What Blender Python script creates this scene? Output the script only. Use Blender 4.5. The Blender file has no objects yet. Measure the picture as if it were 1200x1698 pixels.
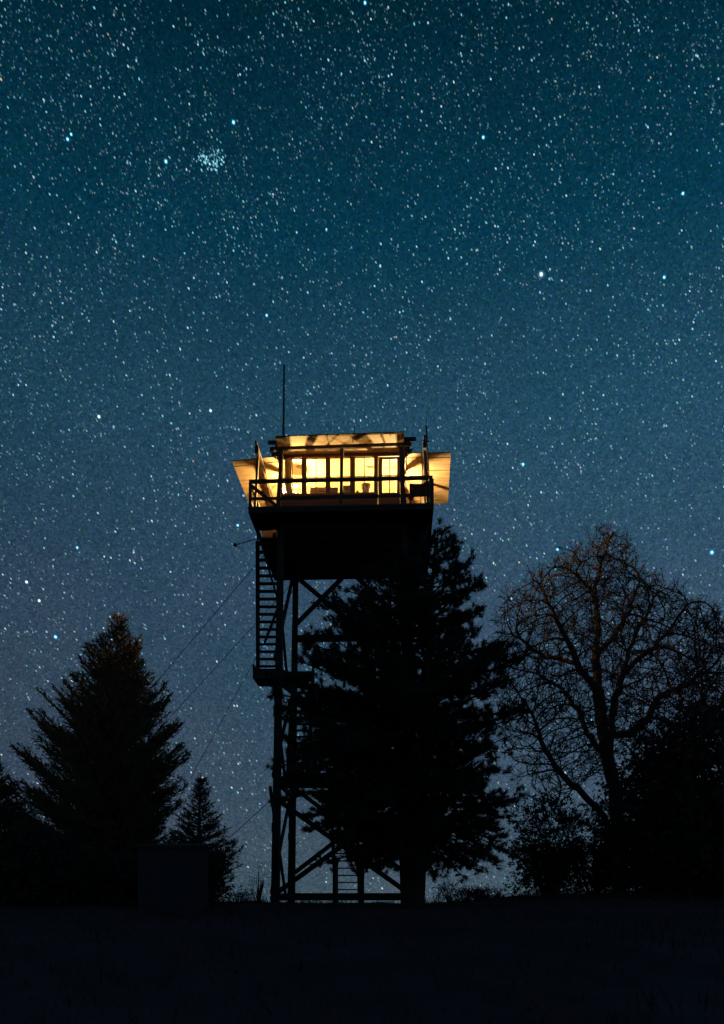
import bpy, math, random
import numpy as np
from mathutils import Vector, Matrix, kdtree

random.seed(7)
rng = np.random.default_rng(11)
scene = bpy.context.scene
COL = scene.collection
F = 1363.0            # focal length in photograph pixels
HOR = 1490.0          # image row of the horizon
EYE = 1.6


def P(px, py, Y):
    """world point seen at photograph pixel (px, py) at distance Y"""
    return Vector(((px - 600.0) * Y / F, Y, EYE + (HOR - py) * Y / F))


# ------------------------------------------------------------------ materials
def node_mat(name, base, rough=0.8, var=0.35, scale=6.0, detail=4.0, stretch=None, bump=0.0, metallic=0.0):
    m = bpy.data.materials.new(name)
    m.use_nodes = True
    nt = m.node_tree
    b = nt.nodes['Principled BSDF']
    b.inputs['Roughness'].default_value = rough
    b.inputs['Metallic'].default_value = metallic
    tc = nt.nodes.new('ShaderNodeTexCoord')
    mp = nt.nodes.new('ShaderNodeMapping')
    if stretch:
        mp.inputs['Scale'].default_value = stretch
    nz = nt.nodes.new('ShaderNodeTexNoise')
    nz.inputs['Scale'].default_value = scale
    nz.inputs['Detail'].default_value = detail
    cr = nt.nodes.new('ShaderNodeValToRGB')
    cr.color_ramp.elements[0].position = 0.3
    cr.color_ramp.elements[1].position = 0.7
    cr.color_ramp.elements[0].color = tuple(c * (1 - var) for c in base) + (1,)
    cr.color_ramp.elements[1].color = tuple(min(1, c * (1 + var)) for c in base) + (1,)
    nt.links.new(tc.outputs['Object'], mp.inputs['Vector'])
    nt.links.new(mp.outputs['Vector'], nz.inputs['Vector'])
    nt.links.new(nz.outputs['Fac'], cr.inputs['Fac'])
    nt.links.new(cr.outputs['Color'], b.inputs['Base Color'])
    if bump:
        bp = nt.nodes.new('ShaderNodeBump')
        bp.inputs['Strength'].default_value = bump
        bp.inputs['Distance'].default_value = 0.02
        nt.links.new(nz.outputs['Fac'], bp.inputs['Height'])
        nt.links.new(bp.outputs['Normal'], b.inputs['Normal'])
    return m


def emit_mat(name, col, strength, sample=True):
    m = bpy.data.materials.new(name)
    m.use_nodes = True
    nt = m.node_tree
    for n in list(nt.nodes):
        nt.nodes.remove(n)
    o = nt.nodes.new('ShaderNodeOutputMaterial')
    e = nt.nodes.new('ShaderNodeEmission')
    e.inputs['Color'].default_value = (*col, 1)
    e.inputs['Strength'].default_value = strength
    nt.links.new(e.outputs[0], o.inputs['Surface'])
    if not sample:
        m.cycles.emission_sampling = 'NONE'
    return m


def star_mat(name, col, strength):
    """a star adds its light to the sky glow behind it"""
    m = emit_mat(name, col, strength, sample=False)
    nt = m.node_tree
    o = [n for n in nt.nodes if n.type == 'OUTPUT_MATERIAL'][0]
    e = [n for n in nt.nodes if n.type == 'EMISSION'][0]
    t = nt.nodes.new('ShaderNodeBsdfTransparent')
    a = nt.nodes.new('ShaderNodeAddShader')
    nt.links.new(e.outputs[0], a.inputs[0])
    nt.links.new(t.outputs[0], a.inputs[1])
    nt.links.new(a.outputs[0], o.inputs['Surface'])
    return m


def glass_mat():
    m = bpy.data.materials.new('window glass')
    m.use_nodes = True
    nt = m.node_tree
    for n in list(nt.nodes):
        nt.nodes.remove(n)
    o = nt.nodes.new('ShaderNodeOutputMaterial')
    t = nt.nodes.new('ShaderNodeBsdfTransparent')
    t.inputs['Color'].default_value = (0.95, 0.95, 0.93, 1)
    g = nt.nodes.new('ShaderNodeBsdfGlossy')
    g.inputs['Roughness'].default_value = 0.04
    x = nt.nodes.new('ShaderNodeMixShader')
    x.inputs[0].default_value = 0.05
    nt.links.new(t.outputs[0], x.inputs[1])
    nt.links.new(g.outputs[0], x.inputs[2])
    nt.links.new(x.outputs[0], o.inputs['Surface'])
    return m


def plank_mat(name, base, period, axis, rough=0.6, gap=0.06, dark=0.35, var=0.12):
    """painted boards: one board each `period` metres along the axis with a dark joint"""
    m = bpy.data.materials.new(name)
    m.use_nodes = True
    nt = m.node_tree
    b = nt.nodes['Principled BSDF']
    b.inputs['Roughness'].default_value = rough
    tc = nt.nodes.new('ShaderNodeTexCoord')
    sx = nt.nodes.new('ShaderNodeSeparateXYZ')
    nt.links.new(tc.outputs['Object'], sx.inputs[0])
    d = nt.nodes.new('ShaderNodeMath'); d.operation = 'DIVIDE'
    d.inputs[1].default_value = period
    nt.links.new(sx.outputs[axis], d.inputs[0])
    fr = nt.nodes.new('ShaderNodeMath'); fr.operation = 'FRACT'
    nt.links.new(d.outputs[0], fr.inputs[0])
    lt = nt.nodes.new('ShaderNodeMath'); lt.operation = 'LESS_THAN'
    lt.inputs[1].default_value = gap
    nt.links.new(fr.outputs[0], lt.inputs[0])
    fl = nt.nodes.new('ShaderNodeMath'); fl.operation = 'FLOOR'
    nt.links.new(d.outputs[0], fl.inputs[0])
    wn = nt.nodes.new('ShaderNodeTexWhiteNoise'); wn.noise_dimensions = '1D'
    nt.links.new(fl.outputs[0], wn.inputs['W'])
    nz = nt.nodes.new('ShaderNodeTexNoise'); nz.inputs['Scale'].default_value = 5
    nt.links.new(tc.outputs['Object'], nz.inputs['Vector'])
    ad = nt.nodes.new('ShaderNodeMath'); ad.operation = 'ADD'
    nt.links.new(wn.outputs['Value'], ad.inputs[0]); nt.links.new(nz.outputs['Fac'], ad.inputs[1])
    cr = nt.nodes.new('ShaderNodeValToRGB')
    cr.color_ramp.elements[0].color = tuple(c * (1 - var) for c in base) + (1,)
    cr.color_ramp.elements[1].color = tuple(min(1, c * (1 + var)) for c in base) + (1,)
    hf = nt.nodes.new('ShaderNodeMath'); hf.operation = 'MULTIPLY'; hf.inputs[1].default_value = 0.5
    nt.links.new(ad.outputs[0], hf.inputs[0])
    nt.links.new(hf.outputs[0], cr.inputs['Fac'])
    mx = nt.nodes.new('ShaderNodeMix'); mx.data_type = 'RGBA'
    nt.links.new(lt.outputs[0], mx.inputs['Factor'])
    nt.links.new(cr.outputs['Color'], mx.inputs[6])
    mx.inputs[7].default_value = tuple(c * dark for c in base) + (1,)
    nt.links.new(mx.outputs[2], b.inputs['Base Color'])
    return m


M = {
    'timber': node_mat('creosoted timber', (0.045, 0.032, 0.024), 0.85, 0.4, 5, stretch=(6, 6, 1), bump=0.3),
    'post': node_mat('weathered brown post', (0.11, 0.066, 0.04), 0.75, 0.3, 6, stretch=(6, 6, 1), bump=0.2),
    'rail': node_mat('dark stained rail', (0.075, 0.048, 0.03), 0.75, 0.35, 6, stretch=(1, 6, 6), bump=0.2),
    'deck': node_mat('weathered deck board', (0.10, 0.075, 0.055), 0.85, 0.35, 7, stretch=(1, 6, 6)),
    'siding': plank_mat('brown painted siding', (0.15, 0.09, 0.055), 0.14, 2, 0.7, 0.08, 0.4, 0.25),
    'frame': node_mat('brown painted window frame', (0.20, 0.12, 0.065), 0.6, 0.2, 8, stretch=(6, 6, 1)),
    'sash': node_mat('thin dark sash bar', (0.05, 0.032, 0.02), 0.6, 0.2, 8),
    'ceiling': plank_mat('cream beadboard ceiling', (0.42, 0.32, 0.175), 0.115, 1, 0.5, 0.09, 0.55, 0.04),
    'inside': plank_mat('cream board wall', (0.46, 0.37, 0.23), 0.12, 2, 0.6, 0.07, 0.6, 0.05),
    'floor_in': plank_mat('varnished floor', (0.46, 0.30, 0.16), 0.09, 0, 0.45, 0.05, 0.4, 0.2),
    'ply': node_mat('weathered plywood shutter', (0.25, 0.172, 0.10), 0.8, 0.28, 2.2, 7, stretch=(1, 3.2, 1)),
    'ply_dimmed': node_mat('weathered plywood darkened against lamplight', (0.175, 0.117, 0.068), 0.8, 0.28, 2.2, 7, stretch=(1, 3.2, 1)),  # same plywood darkened so the nearby lamp leaves the shutter less bright
    'batten': node_mat('shutter batten', (0.36, 0.26, 0.17), 0.8, 0.2, 5),
    'roof': node_mat('shake roof', (0.06, 0.05, 0.045), 0.9, 0.4, 8),
    'metal': node_mat('dark galvanised metal', (0.10, 0.10, 0.11), 0.5, 0.2, 10, metallic=0.8),
    'wire': node_mat('steel cable', (0.035, 0.04, 0.045), 0.7, 0.2, 10),
    'glass': glass_mat(),
    'bark': node_mat('conifer bark', (0.06, 0.042, 0.032), 0.95, 0.45, 9, stretch=(4, 4, 1), bump=0.5),
    'bark_grey': node_mat('lichened bark', (0.085, 0.052, 0.042), 0.95, 0.45, 9, stretch=(3, 3, 1), bump=0.5),
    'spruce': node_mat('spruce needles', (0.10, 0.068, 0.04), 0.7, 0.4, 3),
    'spruce_lit': node_mat('spruce needles brightened for lamplight', (0.20, 0.135, 0.06), 0.7, 0.4, 3),  # needle colour raised to stand in for stronger lamplight on the big spruce
    'pine': node_mat('pine needles', (0.042, 0.032, 0.024), 0.75, 0.4, 3),
    'leaf': node_mat('dark leaves', (0.042, 0.030, 0.026), 0.8, 0.45, 3),
    'bud': node_mat('russet buds and lichen', (0.23, 0.085, 0.06), 0.9, 0.35, 4),
    'ground': node_mat('dry dark meadow soil', (0.068, 0.018, 0.031), 0.95, 0.45, 0.8, 8, bump=0.6),
    'grass': node_mat('night grass', (0.055, 0.026, 0.026), 0.85, 0.4, 1.5),
    'shed': plank_mat('grey shed boards', (0.036, 0.034, 0.046), 0.16, 0, 0.85, 0.06, 0.5, 0.2),
    'shed_side': plank_mat('redder shed end boards', (0.045, 0.034, 0.045), 0.16, 1, 0.85, 0.06, 0.5, 0.2),  # end boards a little redder than the front
    'box_wood': node_mat('brown box wood', (0.20, 0.11, 0.05), 0.6, 0.25, 7),
    'black': node_mat('black enamel', (0.02, 0.018, 0.016), 0.4, 0.2, 9),
    'wicker': node_mat('wicker', (0.30, 0.19, 0.07), 0.8, 0.5, 40),
    'ceramic': node_mat('white ceramic', (0.7, 0.66, 0.6), 0.3, 0.1, 6),
    'red': node_mat('red enamel', (0.35, 0.05, 0.03), 0.5, 0.15, 6),
    'cloth': node_mat('cream cotton curtain', (0.5, 0.45, 0.36), 0.9, 0.08, 6),
    'flame': emit_mat('lamp flame', (1.0, 0.62, 0.2), 60.0, sample=False),
}


# ------------------------------------------------------------------ mesh helpers
class MB:
    def __init__(self):
        self.v = []
        self.f = []

    def add(self, vs, fs):
        o = len(self.v)
        self.v += [Vector(p) for p in vs]
        self.f += [tuple(i + o for i in f) for f in fs]
        return self

    def box(self, c, s, rot=None):
        hx, hy, hz = s[0] / 2, s[1] / 2, s[2] / 2
        vs = [Vector((x, y, z)) for x in (-hx, hx) for y in (-hy, hy) for z in (-hz, hz)]
        if rot:
            vs = [rot @ p for p in vs]
        c = Vector(c)
        return self.add([p + c for p in vs], [(0, 1, 3, 2), (4, 6, 7, 5), (0, 4, 5, 1), (2, 3, 7, 6), (0, 2, 6, 4), (1, 5, 7, 3)])

    def bx(self, x0, x1, y0, y1, z0, z1):
        return self.box(((x0 + x1) / 2, (y0 + y1) / 2, (z0 + z1) / 2), (abs(x1 - x0), abs(y1 - y0), abs(z1 - z0)))

    def beam(self, p, q, w, h, w2=None, h2=None):
        """squared timber from p to q, w sideways, h in the other direction"""
        p, q = Vector(p), Vector(q)
        d = (q - p).normalized()
        up = Vector((0, 0, 1)) if abs(d.z) < 0.92 else Vector((0, 1, 0))
        a = d.cross(up).normalized()
        b = a.cross(d).normalized()
        w2 = w2 or w
        h2 = h2 or h
        vs = []
        for c, ww, hh in ((p, w, h), (q, w2, h2)):
            for sa, sb in ((-1, -1), (1, -1), (1, 1), (-1, 1)):
                vs.append(c + a * sa * ww / 2 + b * sb * hh / 2)
        return self.add(vs, [(3, 2, 1, 0), (4, 5, 6, 7), (0, 1, 5, 4), (1, 2, 6, 5), (2, 3, 7, 6), (3, 0, 4, 7)])

    def tube(self, pts, radii, n=8):
        pts = [Vector(p) for p in pts]
        if not hasattr(radii, '__len__'):
            radii = [radii] * len(pts)
        vs, fs = [], []
        ref = Vector((0.31, 0.87, 0.12))
        for i, p in enumerate(pts):
            d = (pts[min(i + 1, len(pts) - 1)] - pts[max(i - 1, 0)]).normalized()
            a = d.cross(ref).normalized() if abs(d.dot(ref.normalized())) < 0.97 else d.cross(Vector((1, 0, 0))).normalized()
            b = d.cross(a)
            for k in range(n):
                t = 2 * math.pi * k / n
                vs.append(p + (a * math.cos(t) + b * math.sin(t)) * radii[i])
        for i in range(len(pts) - 1):
            for k in range(n):
                fs.append((i * n + k, i * n + (k + 1) % n, (i + 1) * n + (k + 1) % n, (i + 1) * n + k))
        fs.append(tuple(range(n))[::-1])
        fs.append(tuple((len(pts) - 1) * n + k for k in range(n)))
        return self.add(vs, fs)

    def lathe(self, c, prof, n=20):
        """prof = [(radius, z)] around the vertical axis at c"""
        c = Vector(c)
        vs, fs = [], []
        for r, z in prof:
            for k in range(n):
                t = 2 * math.pi * k / n
                vs.append(c + Vector((r * math.cos(t), r * math.sin(t), z)))
        for i in range(len(prof) - 1):
            for k in range(n):
                fs.append((i * n + k, i * n + (k + 1) % n, (i + 1) * n + (k + 1) % n, (i + 1) * n + k))
        fs.append(tuple(range(n))[::-1])
        fs.append(tuple((len(prof) - 1) * n + k for k in range(n)))
        return self.add(vs, fs)

    def slab(self, quad, t):
        """a panel of thickness t whose underside is the quad"""
        q = [Vector(p) for p in quad]
        n = (q[1] - q[0]).cross(q[3] - q[0]).normalized()
        if n.z < 0:
            n = -n
        vs = q + [p + n * t for p in q]
        return self.add(vs, [(0, 3, 2, 1), (4, 5, 6, 7), (0, 1, 5, 4), (1, 2, 6, 5), (2, 3, 7, 6), (3, 0, 4, 7)])

    def open_ends(self):
        self.f = [f for f in self.f if len(f) == 4]
        return self

    def build(self, name, mat, parent=None, origin=None, smooth=False):
        me = bpy.data.meshes.new(name)
        o = Vector(origin) if origin is not None else Vector((0, 0, 0))
        me.from_pydata([tuple(p - o) for p in self.v], [], self.f)
        me.materials.append(mat)
        if smooth:
            for p in me.polygons:
                p.use_smooth = True
        ob = bpy.data.objects.new(name, me)
        COL.objects.link(ob)
        if parent is not None:
            ob.parent = parent
        else:
            ob.location = o
        return ob


def np_mesh(name, verts, tris, mat, parent=None, origin=(0, 0, 0), mat_index=None, mats=None, nside=3):
    verts = np.asarray(verts, np.float32) - np.asarray(origin, np.float32)
    tris = np.asarray(tris, np.int32)
    me = bpy.data.meshes.new(name)
    me.vertices.add(len(verts))
    me.vertices.foreach_set('co', verts.ravel())
    me.loops.add(tris.size)
    me.loops.foreach_set('vertex_index', tris.ravel())
    me.polygons.add(len(tris))
    me.polygons.foreach_set('loop_start', np.arange(0, tris.size, nside, dtype=np.int32))
    for mm in (mats or [mat]):
        me.materials.append(mm)
    if mat_index is not None:
        me.polygons.foreach_set('material_index', np.asarray(mat_index, np.int32))
    me.update(calc_edges=True)
    ob = bpy.data.objects.new(name, me)
    COL.objects.link(ob)
    if parent is not None:
        ob.parent = parent
    else:
        ob.location = origin
    return ob


def tag(o, label=None, cat=None, group=None, kind=None):
    if label:
        o['label'] = label
    if cat:
        o['category'] = cat
    if group:
        o['group'] = group
    if kind:
        o['kind'] = kind
    return o


def empty(name, loc, label, cat, group=None, rz=0.0):
    o = bpy.data.objects.new(name, None)
    o.empty_display_size = 0.2
    COL.objects.link(o)
    o.location = loc
    o.rotation_euler = (0, 0, rz)
    return tag(o, label, cat, group)


def sstep(a, b, x):
    t = np.clip((x - a) / (b - a), 0, 1)
    return t * t * (3 - 2 * t)


# ------------------------------------------------------------------ ground
def gz(x, y):
    x = np.asarray(x, float)
    y = np.asarray(y, float)
    z = 1.36 * sstep(-2, 26, y)
    z = z + 0.30 * sstep(2.5, 7, x) * sstep(14, 26, y) + 0.10 * sstep(3.0, 6, -x) * sstep(14, 26, y)
    z = z + 0.05 * np.sin(x * 0.9 + 1.3) * np.sin(y * 0.7) * sstep(3, 12, y) + 0.03 * np.sin(x * 2.3 + y * 1.7)
    z = z + 0.05 * np.sin(x * 1.9 + 0.6) * np.sin(x * 0.73 + y * 0.4) * sstep(16, 24, y)
    z = z - 34 * sstep(36, 150, y)
    z = z - 10 * sstep(45, 200, np.abs(x))
    return z


def G(x, y):
    return float(gz(x, y))


xs = np.unique(np.concatenate([np.linspace(-45, 45, 181), np.geomspace(46, 2500, 26), -np.geomspace(46, 2500, 26)]))
ys = np.unique(np.concatenate([-np.geomspace(6, 400, 12), np.linspace(-5, 48, 133), np.geomspace(49, 2500, 34)]))
XX, YY = np.meshgrid(xs, ys)
ZZ = gz(XX, YY) + rng.normal(0, 0.018, XX.shape) * (np.abs(YY) < 60)
nx, ny = len(xs), len(ys)
ii = (np.arange(ny - 1)[:, None] * nx + np.arange(nx - 1)[None, :]).ravel()
quads = np.stack([ii, ii + 1, ii + nx + 1, ii + nx], 1)
g = np_mesh('ground', np.stack([XX.ravel(), YY.ravel(), ZZ.ravel()], 1), quads, M['ground'], nside=4)
tag(g, kind='structure')

# grass: blades over the meadow and along the crest
n = 26000
gx = rng.uniform(-17, 17, n)
gy = np.where(rng.random(n) < 0.62, rng.uniform(22, 33, n), rng.uniform(5.5, 24, n))
gh = rng.uniform(0.07, 0.26, n) * (0.7 + 0.9 * (np.sin(gx * 2.3) * np.sin(gy * 1.3 + gx) > 0.3))
under = (np.abs(gx + 0.6) < 2.2) & (gy > 26)
gh[under] *= 0.55
ga = rng.uniform(0, 2 * np.pi, n)
base = np.stack([gx, gy, gz(gx, gy) - 0.02], 1)
side = np.stack([np.cos(ga), np.sin(ga), np.zeros(n)], 1) * rng.uniform(0.008, 0.02, n)[:, None]
lean = np.stack([rng.normal(0, 0.35, n), rng.normal(0, 0.35, n), np.ones(n)], 1) * gh[:, None]
V = np.stack([base - side, base + side, base + lean], 1).reshape(-1, 3)
gr = np_mesh('grass', V, np.arange(3 * n).reshape(-1, 3), M['grass'])
tag(gr, 'short dark meadow grass covering the hilltop below the tower', 'grass', kind='stuff')

# ------------------------------------------------------------------ the tower
YAW = -math.atan(60.0 / F)
CX, CY = -0.577, 30.1
CA, SA = math.cos(YAW), math.sin(YAW)
BASE_Z = 1.36


def loc(p):
    dx, dy = p.x - CX, p.y - CY
    return Vector((dx * CA + dy * SA, -dx * SA + dy * CA, p.z))


def W(x, y, z):
    return Vector((CX + x * CA - y * SA, CY + x * SA + y * CA, z))


def L(px, py, Y):
    return loc(P(px, py, Y))


tower = empty('lookout_tower', (CX, CY, BASE_Z), 'timber fire lookout tower with a glowing window cabin on tall crossbraced legs', 'tower', rz=YAW)
TO = (0, 0, BASE_Z)


def tp(mb, name, mat, parent=None, smooth=False, label=None):
    o = mb.build(name, M[mat] if isinstance(mat, str) else mat, parent or tower, TO if (parent is None) else TO, smooth)
    if label:
        o['label'] = label
    return o


DT, DB = 14.55, 14.38      # deck top and underside
DX, DYF, DYB = 3.05, -3.05, 2.75
CW = 2.13                  # half width of the cabin

# legs
LT, LB = 2.11, 2.30
legs = {}
for sx in (-1, 1):
    for sy in (-1, 1):
        top = Vector((sx * LT, sy * 2.03, DB - 0.02))
        bot = Vector((sx * LB, sy * 2.1, BASE_Z - 0.25))
        legs[(sx, sy)] = (bot, top)
        m = MB().beam(bot, top, 0.28, 0.28, 0.2, 0.2)
        # splice plates bolted on the sides
        for t in (0.22, 0.29, 0.52):
            c = bot.lerp(top, t)
            m.box(c + Vector((sx * 0.13, 0, 0)), (0.05, 0.2, 0.28 + 0.1 * random.random()))
        tp(m, 'leg', 'timber')
    # concrete style footing under each leg
for k, (bot, top) in legs.items():
    tp(MB().lathe((bot.x, bot.y, BASE_Z - 0.3), [(0.3, 0), (0.3, 0.34), (0.26, 0.4)], 10), 'footing', 'timber')


def on_leg(k, z):
    b, t = legs[k]
    return b.lerp(t, (z - b.z) / (t.z - b.z))


def brace(p, q, w=0.09, h=0.17):
    tp(MB().beam(p, q, w, h), 'brace', 'timber')


# upper cross bracing on the back face (seen left of the pine), repeated on the other faces
def zrow(py, Y):
    return EYE + (HOR - py) * Y / F


for sy, k in ((1, 1.0),):
    a = on_leg((-1, sy), zrow(1034, 32.2)); b = Vector((-0.15, sy * 2.03, DB - 0.05))
    brace(a + Vector((0, 0.12, 0)), b + Vector((0, 0.12, 0)))
    a = on_leg((1, sy), zrow(1034, 32.2)); b = Vector((0.15, sy * 2.03, DB - 0.05))
    brace(a + Vector((0, 0.12, 0)), b + Vector((0, 0.12, 0)))
    a = on_leg((-1, sy), 14.2); b = on_leg((1, sy), zrow(1112, 32.2))
    brace(a - Vector((0, 0.12, 0)), b - Vector((0, 0.12, 0)))
# lower and middle bracing
for sy in (-1, 1):
    off = Vector((0, 0.15 * sy, 0))
    tiers = [(1.75, 5.2), (5.5, 9.2)] if sy < 0 else [(2.55, 6.2), (6.6, 9.6)]
    for z0, z1 in tiers:
        brace(on_leg((-1, sy), z0) + off, on_leg((1, sy), z1 - 0.2) + off)
        brace(on_leg((1, sy), z0) + off * 1.7, on_leg((-1, sy), z1 - 0.2) + off * 1.7)
for sx in (-1, 1):
    off = Vector((0.14 * sx, 0, 0))
    for z0, z1 in [(1.8, 5.4), (5.8, 9.4), (9.8, 14.1)]:
        brace(on_leg((sx, -1), z0) + off, on_leg((sx, 1), z1) + off)
        brace(on_leg((sx, 1), z0) + off * 1.7, on_leg((sx, -1), z1) + off * 1.7)
# sill beams near the ground and girts higher up
for sy in (-1, 1):
    y = sy * 2.1
    z = zrow(1484, 32.2) if sy > 0 else 1.62
    tp(MB().beam((-2.5, y - 0.2 * sy, z), (2.5, y - 0.2 * sy, z), 0.14, 0.16), 'sill_beam', 'timber')
    z = 5.5 if sy < 0 else 6.4
    tp(MB().beam((-2.4, y - 0.2 * sy, z), (2.4, y - 0.2 * sy, z), 0.1, 0.2), 'girt', 'timber')
zg = zrow(1061, 32.2)
tp(MB().beam((-2.2, 1.88, zg), (2.3, 1.88, zg), 0.1, 0.26), 'girt', 'timber')
for sx in (-1, 1):
    for z in (1.7, 5.6, 9.6):
        tp(MB().beam((sx * (LB - 0.03 * z / 2 + 0.02), -2.3, z), (sx * (LB - 0.03 * z / 2 + 0.02), 2.3, z), 0.1, 0.18), 'girt', 'timber')

# ---- stairs: three steep flights with two landings
hx0, hx1 = -2.98, -2.34        # hatch in the left catwalk
hy0, hy1 = -1.42, -0.78


def flight(tl, tr, bl, br, n, name='stair_flight'):
    tl, tr, bl, br = map(Vector, (tl, tr, bl, br))
    root = tp(MB().beam(bl, tl, 0.11, 0.24).beam(br, tr, 0.11, 0.24), name, 'timber')
    for i in range(n):
        t = (i + 0.6) / n
        a, b = bl.lerp(tl, t), br.lerp(tr, t)
        m = MB().beam(a, b, 0.2, 0.045)
        o = m.build('tread', M['timber'], root, TO)
    dirn = (tl - bl).normalized()
    h = Vector((0, 0, 0.85))
    m = MB()
    for lo, hi in ((bl, tl), (br, tr)):
        m.beam(lo + h * 0.95, hi + h * 0.3, 0.06, 0.1)
        for t in (0.06, 0.5, 0.86):
            p = lo.lerp(hi, t)
            m.beam(p, p + h * (0.95 - 0.65 * t), 0.06, 0.06)
    m.build('handrail', M['timber'], root, TO)
    return root


top_l, top_r = L(427, 897, 29.15), L(464, 897, 29.15)
bot_l, bot_r = L(427.5, 1112, 30.75), L(466, 1112, 30.75)
flight(top_l, top_r, bot_l, bot_r, 17)
zA = bot_l.z - 0.12
# landing A hangs outside the left legs and reaches in between them
a0 = bot_l.x - 0.1
m = MB().bx(a0, -1.3, bot_l.y - 0.15, bot_l.y + 0.85, zA - 0.04, zA + 0.04)
m.bx(a0, -2.4, bot_l.y - 0.22, bot_l.y - 0.15, zA - 0.24, zA + 0.13)
m.bx(a0, -2.4, bot_l.y + 0.85, bot_l.y + 0.92, zA - 0.24, zA + 0.05)
m.bx(a0 - 0.06, a0, bot_l.y - 0.22, bot_l.y + 0.92, zA - 0.2, zA + 0.3)
tp(m, 'stair_landing', 'timber')
tp(MB().beam(on_leg((-1, -1), zrow(1008, 28.1)) + Vector((-0.1, 0.1, 0)), L(438, 1067, 29.6), 0.06, 0.1), 'landing_strut', 'timber')
tp(MB().beam(on_leg((-1, -1), zrow(990, 28.1)) + Vector((-0.1, 0, 0)), Vector((-2.95, -2.1, DB)), 0.07, 0.11), 'deck_knee', 'timber')
tp(MB().beam(on_leg((1, -1), zrow(990, 28.1)) + Vector((0.1, 0, 0)), Vector((2.95, -2.1, DB)), 0.07, 0.11), 'deck_knee', 'timber')
# flight 2: landing A down towards the front to landing B
yA = bot_l.y - 0.15
zB = 5.75
flight((-1.98, yA, zA), (-1.25, yA, zA), (-1.98, -1.35, zB), (-1.25, -1.35, zB), 17)
m = MB().bx(-2.05, 0.75, -1.95, -1.3, zB - 0.06, zB + 0.02).bx(-2.05, 0.75, -2.0, -1.95, zB - 0.2, zB + 0.05)
tp(m, 'stair_landing', 'timber')
fl = L(557, 1500, 31.6); fr = L(596, 1500, 31.6)
m = flight((fl.x + 0.0, -1.3, zB), (fr.x + 0.0, -1.3, zB), (fl.x, fl.y, BASE_Z - 0.1), (fr.x, fr.y, BASE_Z - 0.1), 17)
# newel posts at the foot of the stairs
tp(MB().beam((fl.x - 0.02, fl.y - 0.1, BASE_Z - 0.2), (fl.x - 0.02, fl.y - 0.1, 3.0), 0.2, 0.2), 'newel_post', 'timber')
tp(MB().beam((fr.x + 0.06, fr.y - 0.1, BASE_Z - 0.2), (fr.x + 0.06, fr.y - 0.1, 3.0), 0.24, 0.2), 'newel_post', 'timber')

# ---- deck: joists, floor, catwalk boards
m = MB()
for y in np.linspace(DYF + 0.14, DYB - 0.14, 8):
    if hy0 - 0.08 < y < hy1 + 0.08:
        m.bx(hx1 + 0.02, DX - 0.06, y - 0.05, y + 0.05, DB, DT - 0.06)
    else:
        m.bx(-DX + 0.06, DX - 0.06, y - 0.05, y + 0.05, DB, DT - 0.06)
tp(m, 'joists', 'timber')
m = MB().bx(-DX, DX, DYF, DYF + 0.05, DB - 0.02, DT - 0.003).bx(-DX, DX, DYB - 0.05, DYB, DB - 0.02, DT - 0.003)
m.bx(-DX, -DX + 0.05, DYF + 0.05, DYB - 0.05, DB - 0.02, DT - 0.003).bx(DX - 0.05, DX, DYF + 0.05, DYB - 0.05, DB - 0.02, DT - 0.003)
tp(m, 'fascia_board', 'timber')
m = MB()
z0, z1 = DT - 0.055, DT
for a, b in ((DYF - 0.02, -2.75), (-2.744, -2.45), (-2.444, -CW)):
    m.bx(-DX - 0.02, DX + 0.02, a, b, z0, z1)                    # front catwalk
for a, b in ((CW, 2.44), (2.446, DYB + 0.02)):
    m.bx(-DX - 0.02, DX + 0.02, a, b, z0, z1)
# left catwalk with the hatch opening
m.bx(-DX - 0.02, -CW, -CW, hy0, z0, z1).bx(-DX - 0.02, -CW, hy1, CW, z0, z1)
m.bx(-DX - 0.02, hx0, hy0, hy1, z0, z1).bx(hx1, -CW, hy0, hy1, z0, z1)
# right catwalk: short boards with open joints
y = -CW
while y < CW - 0.02:
    e = min(y + 0.142, CW)
    m.bx(CW, DX + 0.02, y, e - (0.012 if e < CW else 0.0), z0, z1)
    y = e
tp(m, 'catwalk_boards', 'deck')
tp(MB().bx(-CW, CW, -CW, CW, DB + 0.02, DT + 0.02), 'cabin_floor', 'floor_in')

tp(MB().bx(hx0 + 0.02, hx1 - 0.02, hy1 - 0.02, hy1 + 0.015, DT - 0.02, 15.25), 'trapdoor', 'ply')
# ---- cabin
SILL, HEAD, CEIL = 15.385, 16.635, 17.0
WT = 0.10
LXS = [(-2.06, -1.37), (-1.245, -0.55), (-0.43, 0.285), (0.41, 1.10)]
DOOR = (1.16, 1.98)


def wall_box(mb, side, a, b, z0, z1, t0=0.0, t1=WT):
    """box in the plane of one wall, a..b along the wall, t0..t1 inwards from the outer face"""
    o, i = CW - t0, CW - t1
    if side == 'front':
        mb.bx(a, b, -o, -i, z0, z1)
    elif side == 'back':
        mb.bx(a, b, i, o, z0, z1)
    elif side == 'left':
        mb.bx(-o, -i, a, b, z0, z1)
    else:
        mb.bx(i, o, a, b, z0, z1)


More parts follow.
